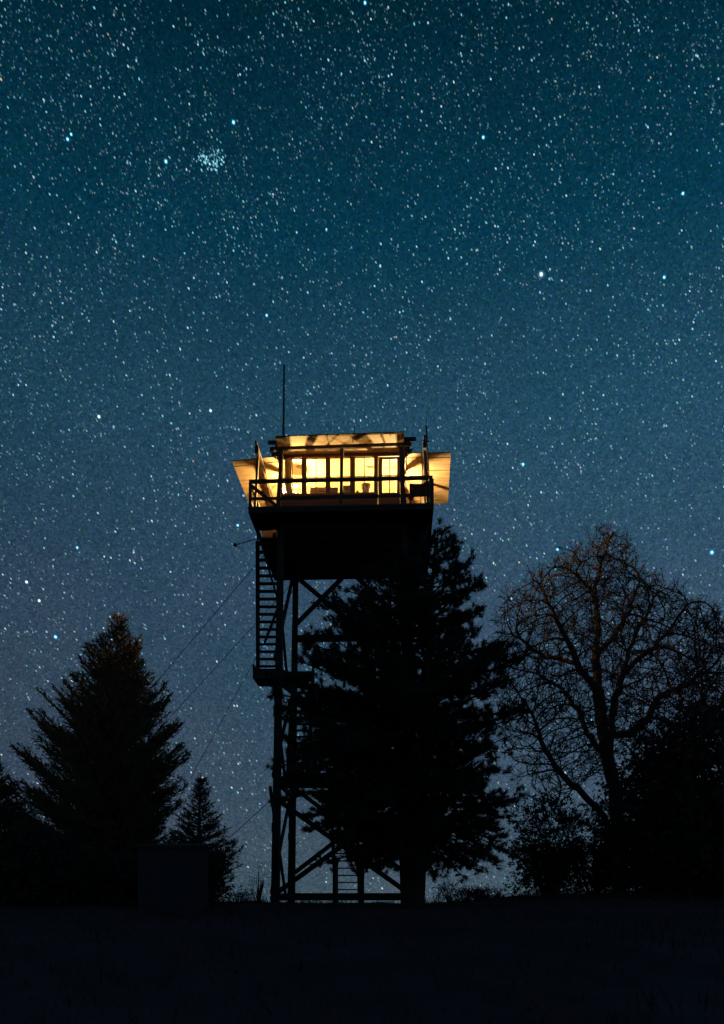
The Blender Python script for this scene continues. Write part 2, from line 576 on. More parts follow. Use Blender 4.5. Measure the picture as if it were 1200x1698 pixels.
zf = DT + 0.022
e = CW - WT - 0.002
spans = {'front': LXS + [DOOR]}
for s in ('back', 'left', 'right'):
    w = (2 * e - 5 * 0.12) / 4
    spans[s] = [(-e + 0.12 + k * (w + 0.12), -e + 0.12 + k * (w + 0.12) + w) for k in range(4)]
for s in ('front', 'back', 'left', 'right'):
    m = MB()
    inner = MB()
    lim = CW if s in ('front', 'back') else e
    xs_ = spans[s]
    if s == 'front':
        wall_box(m, s, -lim, DOOR[0], zf, SILL)
        wall_box(m, s, DOOR[1], lim, zf, SILL)
    else:
        wall_box(m, s, -lim, lim, zf, SILL)
    wall_box(m, s, -lim, lim, HEAD, 17.055)
    edges = [-lim] + [v for ab in xs_ for v in ab] + [lim]
    for k in range(0, len(edges), 2):
        if s == 'front' and k == 8:
            wall_box(m, s, edges[k], edges[k + 1], SILL, HEAD)
        else:
            wall_box(m, s, edges[k], edges[k + 1], SILL, HEAD)
    wl = tp(m, 'cabin_wall', 'siding')
    # board lining inside
    top = MB()
    wall_box(inner, s, -e, e if s != 'front' else DOOR[0] - 0.02, zf, SILL - 0.03, WT + 0.002, WT + 0.02)
    wall_box(inner, s, -e, e, HEAD + 0.03, CEIL, WT + 0.002, WT + 0.02)
    inner.build('wall_lining', M['inside'], wl, TO)
    # sill board and head trim, proud of the wall
    trim = MB()
    a, b = (-CW, DOOR[0]) if s == 'front' else (-e, e)
    wall_box(trim, s, a, b, SILL - 0.07, SILL, -0.05, -0.002)
    trim.build('window_sill', M['frame'], wl, TO)
    trim = MB()
    wall_box(trim, s, -CW if s == 'front' else -e, CW if s == 'front' else e, HEAD - 0.02, HEAD + 0.062, -0.03, -0.002)
    trim.build('head_trim', M['frame'], wl, TO)
    for k, (a, b) in enumerate(xs_):
        if s == 'front' and k == 4:
            continue
        fr_ = MB()
        g0, g1 = 0.03, 0.07
        wall_box(fr_, s, a + 0.001, a + 0.025, SILL + 0.001, HEAD - 0.001, g0, g1)
        wall_box(fr_, s, b - 0.025, b - 0.001, SILL + 0.001, HEAD - 0.001, g0, g1)
        wall_box(fr_, s, a + 0.026, b - 0.026, SILL + 0.001, SILL + 0.03, g0, g1)
        wall_box(fr_, s, a + 0.026, b - 0.026, HEAD - 0.035, HEAD - 0.001, g0, g1)
        win = tp(fr_, 'window', 'frame')
        mu = MB()
        mid = (a + b) / 2
        wall_box(mu, s, mid - 0.014, mid + 0.014, SILL + 0.031, HEAD - 0.036, 0.035, 0.065)
        zm = 15.98
        wall_box(mu, s, a + 0.026, mid - 0.0145, zm - 0.011, zm + 0.011, 0.037, 0.063)
        wall_box(mu, s, mid + 0.0145, b - 0.026, zm - 0.011, zm + 0.011, 0.037, 0.063)
        mu.build('mullion', M['sash'], win, TO)
        gp = MB()
        wall_box(gp, s, a + 0.02, b - 0.02, SILL + 0.02, HEAD - 0.02, 0.049, 0.051)
        gp.build('pane', M['glass'], win, TO)
# door with a tall light
a, b = DOOR
m = MB()
z0 = zf
gl0, gl1, gz0, gz1 = 1.36, 1.86, 15.39, HEAD - 0.11
wall_box(m, 'front', a + 0.06, gl0, z0, HEAD - 0.03, 0.02, 0.075)
wall_box(m, 'front', gl1, b - 0.02, z0, HEAD - 0.03, 0.02, 0.075)
wall_box(m, 'front', gl0, gl1, z0, gz0, 0.02, 0.075)
wall_box(m, 'front', gl0, gl1, gz1, HEAD - 0.03, 0.02, 0.075)
door = tp(m, 'door', 'frame')
m = MB()
mid = (gl0 + gl1) / 2
wall_box(m, 'front', mid - 0.018, mid + 0.018, gz0, gz1, 0.03, 0.065)
wall_box(m, 'front', gl0, mid - 0.0185, 15.97, 15.995, 0.032, 0.063)
wall_box(m, 'front', mid + 0.0185, gl1, 15.97, 15.995, 0.032, 0.063)
m.build('mullion', M['sash'], door, TO)
m = MB(); wall_box(m, 'front', gl0 - 0.01, gl1 + 0.01, gz0 - 0.01, gz1 + 0.01, 0.047, 0.049)
m.build('pane', M['glass'], door, TO)
MB().lathe((1.27, -CW - 0.03, 15.45), [(0.02, -0.03), (0.035, 0.0), (0.02, 0.03)], 10).build('door_knob', M['metal'], door, TO)
# jambs of the door
m = MB()
wall_box(m, 'front', a + 0.001, a + 0.055, z0, HEAD - 0.001, 0.0, 0.095)
wall_box(m, 'front', b - 0.016, b - 0.001, z0, HEAD - 0.001, 0.0, 0.095)
tp(m, 'door_jamb', 'frame')

tp(MB().bx(-e, e, -e, e, CEIL, CEIL + 0.03), 'ceiling', 'ceiling')
# low hip roof with a plate and rafters under the eaves
ez, ex = 17.06, 2.2
v = [(-ex, -ex, ez), (ex, -ex, ez), (ex, ex, ez), (-ex, ex, ez), (-0.5, 0, 17.8), (0.5, 0, 17.8),
     (-ex, -ex, ez + 0.1), (ex, -ex, ez + 0.1), (ex, ex, ez + 0.1), (-ex, ex, ez + 0.1)]
roof = tp(MB().add(v, [(0, 3, 2, 1), (0, 1, 7, 6), (1, 2, 8, 7), (2, 3, 9, 8), (3, 0, 6, 9), (6, 7, 5, 4), (7, 8, 5), (8, 9, 4, 5), (9, 6, 4)]), 'roof', 'roof')
m = MB()
for x in (-ex - 0.05, ex + 0.05):
    m.beam((x, -ex - 0.02, ez + 0.05), (x, ex + 0.1, ez + 0.05), 0.09, 0.1)
for y in (-ex - 0.05, ex + 0.05):
    m.beam((-ex - 0.32, y, ez + 0.05), (ex + 0.3, y, ez + 0.05), 0.09, 0.1)
m.build('eave_board', M['timber'], roof, TO)


# ---- shutters propped out level all around, and the frame that carries them
def shutter(q, nb, mt='ply'):
    """q: hinge a, hinge b, outer b, outer a (underside corners)"""
    q = [Vector(p) for p in q]
    o = tp(MB().slab(q, 0.03), 'shutter', mt)
    dn = Vector((0, 0, -0.0065))
    for i in range(nb):
        t = (i + 0.5) / nb + (0.02 if i % 2 else -0.015)
        MB().beam(q[0].lerp(q[1], t) + dn, q[3].lerp(q[2], t) + dn, 0.05, 0.008).build('batten', M[mt], o, TO)
    return o


hz = 16.715
shutter([(-2.12, -2.18, hz), (2.1, -2.18, hz), (2.08, -3.42, 16.68), (-2.10, -3.42, 16.64)], 4)
fl_o = L(383, 761, 27.98)
shutter([(-2.18, -2.1, hz), (-2.18, 2.1, hz), (fl_o.x + 0.03, 2.1, 16.58), (fl_o.x, -2.12, fl_o.z)], 5, 'ply_dimmed')
shutter([(2.18, -2.1, hz), (2.18, 1.62, hz), (3.80, 1.55, 16.74), (3.68, -2.12, 16.68)], 5)
shutter([(-2.1, 2.18, hz), (2.1, 2.18, hz), (2.1, 3.7, 16.62), (-2.1, 3.7, 16.62)], 4)

a, b = L(447, 743, 27.15), L(682, 736.5, 27.0)
bf = Vector((a.x, -2.98, a.z)); bfe = Vector((b.x, -2.98, b.z))
tp(MB().beam(bf, bfe, 0.09, 0.11), 'support_beam', 'rail')
tp(MB().beam((bf.x + 0.05, -3.05, bf.z - 0.02), (bfe.x - 0.04, -3.05, bfe.z - 0.02), 0.04, 0.05), 'support_batten', 'rail')
for px_t, px_b, w in ((466, 460, 0.12), (567, 565, 0.10), (665, 668, 0.15)):
    t = L(px_t, 745, 27.1); bt = L(px_b, 836, 27.1)
    tp(MB().beam((bt.x, -2.98, DT), (t.x, -2.98, bf.z - 0.05), w, w), 'support_post', 'post')
# corner cleats under the front beam ends
for px in (460, 672):
    t = L(px, 752, 27.1)
    sgn = -1 if px < 600 else 1
    tp(MB().beam((t.x, -2.9, bf.z - 0.14), (t.x + sgn * 0.22, -2.9, bf.z - 0.14), 0.08, 0.13), 'cleat', 'rail')
    tp(MB().beam((t.x + 0.05 * sgn, -2.98, 16.15), (t.x + 0.25 * sgn, -2.98, bf.z - 0.08), 0.03, 0.03), 'cleat', 'rail')
xl = L(425, 745, 27.1).x
xr = L(703.5, 741, 27.0).x
for x, zz in ((xl, 16.585), (xr, 16.64)):
    tp(MB().beam((x, -3.25, zz), (x, 2.7, zz - 0.03), 0.065, 0.08), 'support_beam', 'rail')
    tp(MB().bx(x - 0.06, x + 0.06, -3.1, -2.95, zz - 0.3, zz - 0.045), 'beam_bracket', 'rail')
    for y in (-2.75, -0.2, 2.35):
        s = -1 if x < 0 else 1
        if s < 0 and y == -0.2:
            continue
        tp(MB().beam((x + 0.12 * s, y, DT), (x, y, zz - 0.05), 0.08, 0.08), 'support_post', 'post')
xb = 2.6
tp(MB().beam((-2.3, 2.66, 16.5), (2.3, 2.66, 16.5), 0.1, 0.15), 'support_beam', 'rail')
tp(MB().beam(L(701, 836, 27.6) * 1.0, L(699, 750, 27.6), 0.03, 0.03), 'conduit', 'metal')

# ---- railing
RT, RM = 15.41, 14.84
rx, ryf, ryb = 3.0, -3.0, 2.70


def rail(p, q, nm, w=0.06, h=0.115):
    tp(MB().beam(p, q, w, h), nm, 'rail')


rail((-rx - 0.03, ryf, RT), (rx + 0.03, ryf, RT), 'top_rail', 0.1, 0.1)
rail((-rx, ryb, RT), (rx, ryb, RT), 'top_rail')
rail((-rx, ryf + 0.06, RT - 0.003), (-rx, ryb - 0.04, RT - 0.003), 'top_rail')
rail((rx, ryf + 0.06, RT - 0.003), (rx, ryb - 0.04, RT - 0.003), 'top_rail')
rail((-rx, ryf - 0.004, RM), (rx, ryf - 0.004, RM), 'mid_rail', 0.04, 0.09)
rail((-rx, ryb, RM), (rx, ryb, RM), 'mid_rail', 0.04, 0.09)
rail((-rx - 0.004, ryf + 0.06, RM - 0.003), (-rx - 0.004, hy0 - 0.1, RM - 0.003), 'mid_rail', 0.04, 0.09)
rail((rx + 0.004, ryf + 0.06, RM - 0.003), (rx + 0.004, ryb - 0.04, RM - 0.003), 'mid_rail', 0.04, 0.09)
for x, y, w in ((-rx, ryf, 0.09), (rx, ryf, 0.13), (-rx, ryb, 0.09), (rx, ryb, 0.09), (-rx, -1.55, 0.08), (-rx, 0.3, 0.08), (rx, -0.9, 0.08), (rx, 1.0, 0.08)):
    tp(MB().bx(x - w / 2, x + w / 2, y - w / 2 + 0.02, y + w / 2 + 0.02, DT, RT - 0.052), 'railing_post', 'rail')
p0 = L(414, 803, 27.15); p1 = L(458, 835, 27.1)
tp(MB().beam((p0.x, ryf + 0.06, RT - 0.08), (p1.x, ryf + 0.06, DT + 0.05), 0.05, 0.1), 'railing_brace', 'rail')
p0 = L(711, 797, 26.9); p1 = L(684, 825, 26.9)
tp(MB().beam((p0.x, ryf + 0.06, RT - 0.08), (p1.x - 0.1, ryf + 0.06, RM - 0.1), 0.05, 0.1), 'railing_brace', 'rail')


# ------------------------------------------------------------------ things on and in the cabin
def put(mb, name, mat, parent, base, smooth=False):
    return mb.build(name, M[mat], parent, (0, 0, 0), smooth)


def tloc(x, y, z):
    return W(x, y, z)


def thing(name, label, cat, x, y, z, group=None):
    return empty(name, W(x, y, z), label, cat, group, YAW)


OIL_W, LANTERN_W = 2700.0, 2000.0


def lamp_light(parent, z, watts, col=(1.0, 0.61, 0.19)):
    ld = bpy.data.lights.new('flame_light', 'POINT')
    ld.energy = watts
    ld.color = col
    ld.shadow_soft_size = 0.06
    lo = bpy.data.objects.new('flame_light', ld)
    COL.objects.link(lo)
    lo.parent = parent
    lo.location = (0, 0, z)


# counter along the front wall
ct = thing('counter', 'long wooden counter along the inside of the lit front windows', 'counter', -0.45, -1.78, zf)
ch = 15.47 - zf
MB().bx(-1.5, 1.42, -0.22, 0.25, ch - 0.04, ch).build('counter_top', M['box_wood'], ct)
MB().bx(-1.46, 1.38, -0.18, 0.2, 0.0, ch - 0.041).build('cabinet', M['box_wood'], ct)
cz = 15.471


def at_px(px, Y=28.35):
    return L(px, 820, Y).x


# oil lamp on a tall dark stand at the left windows
x = L(489.5, 815, 29.4).x
zt = zrow(817.5, 29.4)
o = thing('lamp_stand', 'tall dark three-legged stand holding the oil lamp behind the leftmost window', 'stand', x, -0.68, zf)
hs = zt - zf
MB().bx(-0.16, 0.13, -0.11, 0.11, hs - 0.03, hs).build('stand_top', M['black'], o)
for lx, ly in ((-0.12, -0.07), (0.1, -0.07), (0.0, 0.09)):
    MB().beam((lx * 1.3, ly * 1.3, 0), (lx, ly, hs - 0.031), 0.03, 0.03).build('leg', M['black'], o)
o = thing('oil_lamp', 'small lit oil lamp on a dark stand behind the leftmost window', 'lamp', x, -0.68, zt - 0.134)
MB().lathe((0, 0, 0.136), [(0.04, 0), (0.05, 0.03), (0.02, 0.06), (0.022, 0.08)], 14).build('oil_font', M['metal'], o, None, True)
MB().lathe((0, 0, 0.22), [(0.016, 0), (0.036, 0.03), (0.036, 0.08), (0.022, 0.13), (0.018, 0.2)], 14).open_ends().build('chimney', M['glass'], o, None, True)
MB().lathe((0, 0, 0.235), [(0.002, 0), (0.006, 0.008), (0.005, 0.018), (0.001, 0.03)], 8).build('flame', M['flame'], o, None, True)
MB().lathe((0, 0, 0.43), [(0.13, 0), (0.12, 0.02), (0.03, 0.05)], 18).build('added_shade', M['metal'], o, None, True)  # shade added above the flame to keep its light off the ceiling
lamp_light(o, 0.27, OIL_W)
# lantern at the door corner
x, y = 1.80, -0.72
o = thing('side_table', 'tall narrow table behind the door carrying the lantern', 'table', x, y, zf)
MB().bx(-0.17, 0.17, -0.2, 0.2, 1.22, 1.26).build('table_top', M['box_wood'], o)
for sx in (-1, 1):
    for sy in (-1, 1):
        MB().bx(sx * 0.14 - 0.02, sx * 0.14 + 0.02, sy * 0.16 - 0.02, sy * 0.16 + 0.02, 0, 1.219).build('leg', M['box_wood'], o)
o = thing('lantern', 'brightly glowing lantern on the tall table behind the door jamb', 'lantern', x + 0.09, y - 0.03, zf + 1.261)
MB().lathe((0, 0, 0), [(0.08, 0), (0.085, 0.05), (0.05, 0.07)], 16).build('lantern_base', M['metal'], o, None, True)
MB().lathe((0, 0, 0.071), [(0.035, 0), (0.06, 0.05), (0.06, 0.1), (0.035, 0.15)], 16).open_ends().build('lantern_globe', M['glass'], o, None, True)
MB().lathe((0, 0, 0.09), [(0.003, 0), (0.008, 0.01), (0.007, 0.025), (0.001, 0.045)], 8).build('flame', M['flame'], o, None, True)
lamp_light(o, 0.15, LANTERN_W, (1.0, 0.67, 0.27))
MB().lathe((0, 0, 0.222), [(0.05, 0), (0.05, 0.015), (0.02, 0.045), (0.012, 0.06)], 16).build('lantern_cap', M['metal'], o, None, True)
m = MB().tube([Vector((0.075 * math.cos(t), 0, 0.1 + 0.24 * math.sin(t))) for t in np.linspace(0, math.pi, 13)], 0.004, 5)
m.build('bail', M['metal'], o)

# two-panel rack in the second window
x = at_px(527)
o = thing('wooden_rack', 'two-panelled wooden rack on the counter in the second window from the left', 'rack', x, -1.80, cz)
for sx in (-0.27, -0.012, 0.246):
    MB().bx(sx, sx + 0.024, -0.02, 0.12, 0, 0.32).build('upright', M['box_wood'], o)
for sx in (-0.244, 0.014):
    MB().bx(sx, sx + 0.228, 0.0, 0.012, 0.02, 0.31).build('panel', M['wicker'], o)
MB().bx(-0.275, 0.275, -0.032, -0.021, 0.15, 0.175).build('crossbar', M['black'], o)
# low box, radio, basket, mug
x = at_px(554)
o = tag(MB().bx(-0.14, 0.13, -0.1, 0.1, 0, 0.22).bx(-0.15, 0.14, -0.11, 0.11, 0.221, 0.245).build('storage_box', M['box_wood'], None), 'plain brown wooden box on the counter left of the centre post', 'box')
o.location = W(x, -1.78, cz); o.rotation_euler = (0, 0, YAW)
x = at_px(574.5)
o = thing('radio_set', 'dark boxy radio on the counter just right of the centre post', 'radio', x, -1.78, cz)
MB().bx(-0.15, 0.15, -0.1, 0.1, 0.02, 0.31).bx(-0.13, -0.1, -0.08, 0.08, 0, 0.02).bx(0.1, 0.13, -0.08, 0.08, 0, 0.02).build('case', M['box_wood'], o)
MB().bx(-0.07, 0.07, -0.108, -0.1005, 0.1, 0.25).build('speaker_grille', M['black'], o)
MB().lathe((0.11, -0.08, 0.32), [(0.012, -0.008), (0.012, 0.02)], 8).build('knob', M['metal'], o)
x = at_px(606.5)
o = thing('wicker_basket', 'flared wicker basket on the counter in the fourth window from the left', 'basket', x, -1.78, cz)
MB().lathe((0, 0, 0), [(0.11, 0), (0.14, 0.12), (0.19, 0.32), (0.2, 0.34), (0.18, 0.34), (0.17, 0.31), (0.12, 0.06)], 22).build('basket_body', M['wicker'], o, None, True)
m = MB()
for k in range(26):
    t = random.uniform(0, 6.28)
    r = random.uniform(0.02, 0.15)
    p = Vector((r * math.cos(t), r * math.sin(t), 0.25))
    m.beam(p, p + Vector((random.uniform(-.05, .05), random.uniform(-.05, .05), random.uniform(0.06, 0.13))), 0.03, 0.012)
m.build('contents', M['wicker'], o)
x = at_px(593.5)
o = thing('mug', 'little red mug on the counter beside the wicker basket', 'mug', x - 0.02, -1.8, cz)
MB().lathe((0, 0, 0), [(0.045, 0), (0.05, 0.14), (0.042, 0.14), (0.04, 0.02)], 14).build('mug_body', M['red'], o, None, True)
MB().tube([Vector((0.048 + 0.03 * math.sin(t), 0, 0.05 + 0.03 * math.cos(t))) for t in np.linspace(0, math.pi, 8)], 0.007, 5).build('handle', M['red'], o)
# bed further in, seen by nobody from below but it fills the cabin
o = thing('bunk_bed', 'low bunk with a pale cover along the back windows of the cabin', 'bed', -0.9, 1.5, zf)
MB().bx(-0.95, 0.95, -0.4, 0.4, 0.12, 0.34).build('bed_frame', M['box_wood'], o)
MB().bx(-0.93, 0.93, -0.38, 0.38, 0.341, 0.5).build('mattress', M['cloth'], o)
# smoke alarm on the ceiling
p = L(496, 773.5, 29.3)
o = thing('smoke_alarm', 'round grey smoke alarm on the plank ceiling of the cabin', 'alarm', p.x, p.y, CEIL)
MB().lathe((0, 0, 0), [(0.06, -0.045), (0.1, -0.03), (0.105, -0.001)], 22).build('alarm_body', M['metal'], o, None, True)
p = L(614, 770, 29.3)
o = thing('ceiling_hook_rack', 'narrow dark rack under the cabin ceiling in the fourth window', 'rack', p.x, p.y, CEIL)
MB().bx(-0.11, 0.11, -0.03, 0.03, -0.05, -0.001).build('rack_bar', M['box_wood'], o)
for sx in (-0.08, 0, 0.08):
    MB().tube([(sx, 0, -0.05), (sx, 0, -0.09), (sx + 0.02, 0, -0.1), (sx + 0.03, 0, -0.085)], 0.005, 5).build('hook', M['metal'], o)
# curtain drawn into the left corner
o = tag(MB().build('curtain', M['cloth'], None), 'cream curtain gathered at the left corner of the lit cabin', 'curtain') if False else None
nu, nv = 26, 12
vs, fs = [], []
for j in range(nv + 1):
    v_ = j / nv
    wdt = 0.30 - 0.16 * v_ if v_ < 0.7 else 0.188 + 0.1 * (v_ - 0.7)
    for i in range(nu + 1):
        u = i / nu
        vs.append((wdt * u * 0.95 + 0.12 * v_ * v_, 0.028 * math.sin(u * 26) + 0.06 * u, -1.5 * v_))
for j in range(nv):
    for i in range(nu):
        k = j * (nu + 1) + i
        fs.append((k, k + 1, k + nu + 2, k + nu + 1))
o = MB().add(vs, fs).build('curtain', M['cloth'], None, None, True)
sol = o.modifiers.new('thick', 'SOLIDIFY'); sol.thickness = 0.006
o.location = W(-2.0, -1.99, 16.75); o.rotation_euler = (0, 0, YAW)
tag(o, 'cream curtain gathered at the left corner of the lit cabin', 'curtain')

# table on the right of the catwalk
p = L(696, 819, 27.7)
o = thing('catwalk_table', 'small dark table standing on the right corner of the catwalk', 'table', p.x, -2.5, DT)
hh = 15.36 - DT
MB().bx(-0.36, 0.32, -0.22, 0.22, hh - 0.16, hh).build('table_top', M['timber'], o)
for sx in (-0.33, 0.29):
    for sy in (-0.19, 0.19):
        MB().bx(sx - 0.02, sx + 0.02, sy - 0.02, sy + 0.02, 0, hh - 0.161).build('leg', M['timber'], o)
# antennas
AG = 'radio antennas on the lookout'
b = P(469.5, 735, 28.4); t = P(471, 605, 28.4)
b.z = 17.12
o = empty('whip_antenna', b, 'tall thick whip antenna rising from the left end of the roof', 'antenna', AG)
d = t - b
MB().tube([(0, 0, 0), d * 0.35, d], [0.045, 0.04, 0.034], 8).build('mast', M['metal'], o)
MB().box((0, 0, 0.03), (0.14, 0.14, 0.14)).build('bracket', M['metal'], o)
b = P(588, 735, 28.6); t = P(588, 704, 28.6); b.z = 17.15
o = empty('whip_antenna', b, 'short hair-thin antenna above the middle of the roof edge', 'antenna', AG)
MB().tube([(0, 0, 0), t - b], [0.012, 0.009], 6).build('mast', M['metal'], o)
MB().box((0, 0, 0.02), (0.07, 0.07, 0.08)).build('bracket', M['metal'], o)
b = P(712, 798, 26.82); t1 = P(706.5, 706, 26.82); t2 = P(707.5, 682, 26.82)
o = empty('whip_antenna', b, 'slim antenna clamped to the right corner of the catwalk railing', 'antenna', AG)
MB().tube([(0, 0, -0.4), t1.lerp(b, 0.75) - b, P(707.6, 733, 26.82) - b], [0.018, 0.018, 0.02], 7).tube([P(707.6, 733, 26.82) - b, t1 - b], [0.034, 0.03], 8).build('mast', M['metal'], o)
MB().tube([t1 - b, t2 - b], [0.008, 0.006], 5).build('whip', M['metal'], o)
pp = P(706, 732, 26.82) - b
MB().beam(pp + Vector((-0.11, 0, 0)), pp + Vector((0.11, 0, 0)), 0.04, 0.03).build('crossbar', M['metal'], o)
# wind vane arm off the left side
b = P(424, 894, 28.6); t = P(389.5, 903.5, 28.3)
o = empty('wind_sensor', b, 'knob-ended instrument arm sticking out left below the catwalk', 'sensor')
MB().tube([Vector((0.15, 0, 0.04)), (0, 0, 0), t - b], 0.017, 6).build('arm', M['metal'], o)
MB().lathe(t - b + Vector((0, 0, 0)), [(0.02, -0.07), (0.06, -0.04), (0.07, 0.0), (0.05, 0.05), (0.02, 0.07)], 12).build('sensor_head', M['metal'], o, None, True)


# guy wires
def wire(p, q, label, sag=0.0):
    p, q = Vector(p), Vector(q)
    q.z = G(q.x, q.y) - 0.05
    pts = []
    for k in range(13):
        t = k / 12
        pts.append(p.lerp(q, t) - Vector((0, 0, sag * 4 * t * (1 - t))) - p)
    o = MB().tube(pts, 0.012, 5).build('guy_wire', M['wire'], None)
    o.location = p
    tag(o, label, 'guy wire', 'guy wires of the tower')


lg = lambda k, z: W(*on_leg(k, z))
wire(lg((-1, -1), 14.05), P(-50, 1500, 36), 'uppermost guy wire running down left from under the catwalk')
wire(lg((-1, 1), 14.1), P(0, 1500, 38), 'second guy wire from the top, running left behind the stairs')
wire(lg((-1, 1), 13.9), P(200, 1500, 41), 'steepest guy wire dropping left behind the stairs to the big spruce')
wire(lg((-1, -1), zrow(1317, 28.1)), P(262, 1500, 30), 'lowest guy wire running left from partway up the front leg')
wire(lg((1, 1), 14.1), P(1225, 1500, 37), 'guy wire descending right between the pine and the bare tree')

# ------------------------------------------------------------------ shed
sx0, sx1, sY = (229 - 600) * 20 / F, (326 - 600) * 20 / F, 20.0
sz = G((sx0 + sx1) / 2, sY) - 0.05
st = EYE + (HOR - 1398) * 20 / F
o = empty('shed', ((sx0 + sx1) / 2, sY, sz), 'small grey shed standing in front of the spruces at left', 'shed')
hw, H = (sx1 - sx0) / 2, st - sz
for y in (0, 1.5):
    MB().bx(-hw, hw, y, y + 0.04, 0, H - 0.1).build('wall', M['shed'], o)
for x in (-hw, hw - 0.04):
    MB().bx(x, x + 0.04, 0.041, 1.499, 0, H - 0.1).build('wall', M['shed_side'], o)
MB().slab([(-hw - 0.1, -0.1, H - 0.1), (hw + 0.1, -0.1, H - 0.1), (hw + 0.1, 1.64, H + 0.05), (-hw - 0.1, 1.64, H + 0.05)], 0.05).build('roof', M['shed'], o)
d_ = MB().bx(-0.36, 0.36, -0.03, -0.002, 0.05, H - 0.2).build('door', M['shed'], o)
MB().box((0.28, -0.045, 0.7), (0.03, 0.03, 0.12)).build('handle', M['metal'], d_)


# ------------------------------------------------------------------ foliage generators
def unit(v):
    return v / np.maximum(np.linalg.norm(v, axis=-1, keepdims=True), 1e-9)


def blades(start, direc, length, width):
    """one thin triangular needle each"""
    n = len(start)
    r = rng.normal(size=(n, 3))
    s = unit(np.cross(direc, r)) * (width / 2)[:, None]
    v = np.stack([start - s, start + s, start + direc * length[:, None]], 1)
    return v.reshape(-1, 3)


def twig_needles(start, direc, length, spacing, nl, nw, spread=0.75):
    """needles along twigs; returns triangle vertices"""
    cnt = np.maximum((length / spacing).astype(int), 3)
    idx = np.repeat(np.arange(len(start)), cnt)
    t = rng.random(len(idx))
    p = start[idx] + direc[idx] * (length[idx] * t)[:, None]
    r = unit(np.cross(direc[idx], rng.normal(size=(len(idx), 3))))
    d = unit(direc[idx] * rng.uniform(0.45, 1.0, len(idx))[:, None] + r * spread)
    return blades(p, d, nl * rng.uniform(0.6, 1.2, len(idx)), np.full(len(idx), nw) * rng.uniform(0.7, 1.3, len(idx)))


def twig_stems(start, direc, length, w):
    n = len(start)
    s = unit(np.cross(direc, rng.normal(size=(n, 3)))) * w
    a, b, c = start - s, start + s, start + direc * length[:, None]
    return np.stack([a, b, c], 1).reshape(-1, 3)


def prof_at(prof, y):
    ys_ = [p[0] for p in prof]
    return np.interp(y, ys_, [p[1] for p in prof]), np.interp(y, ys_, [p[2] for p in prof])


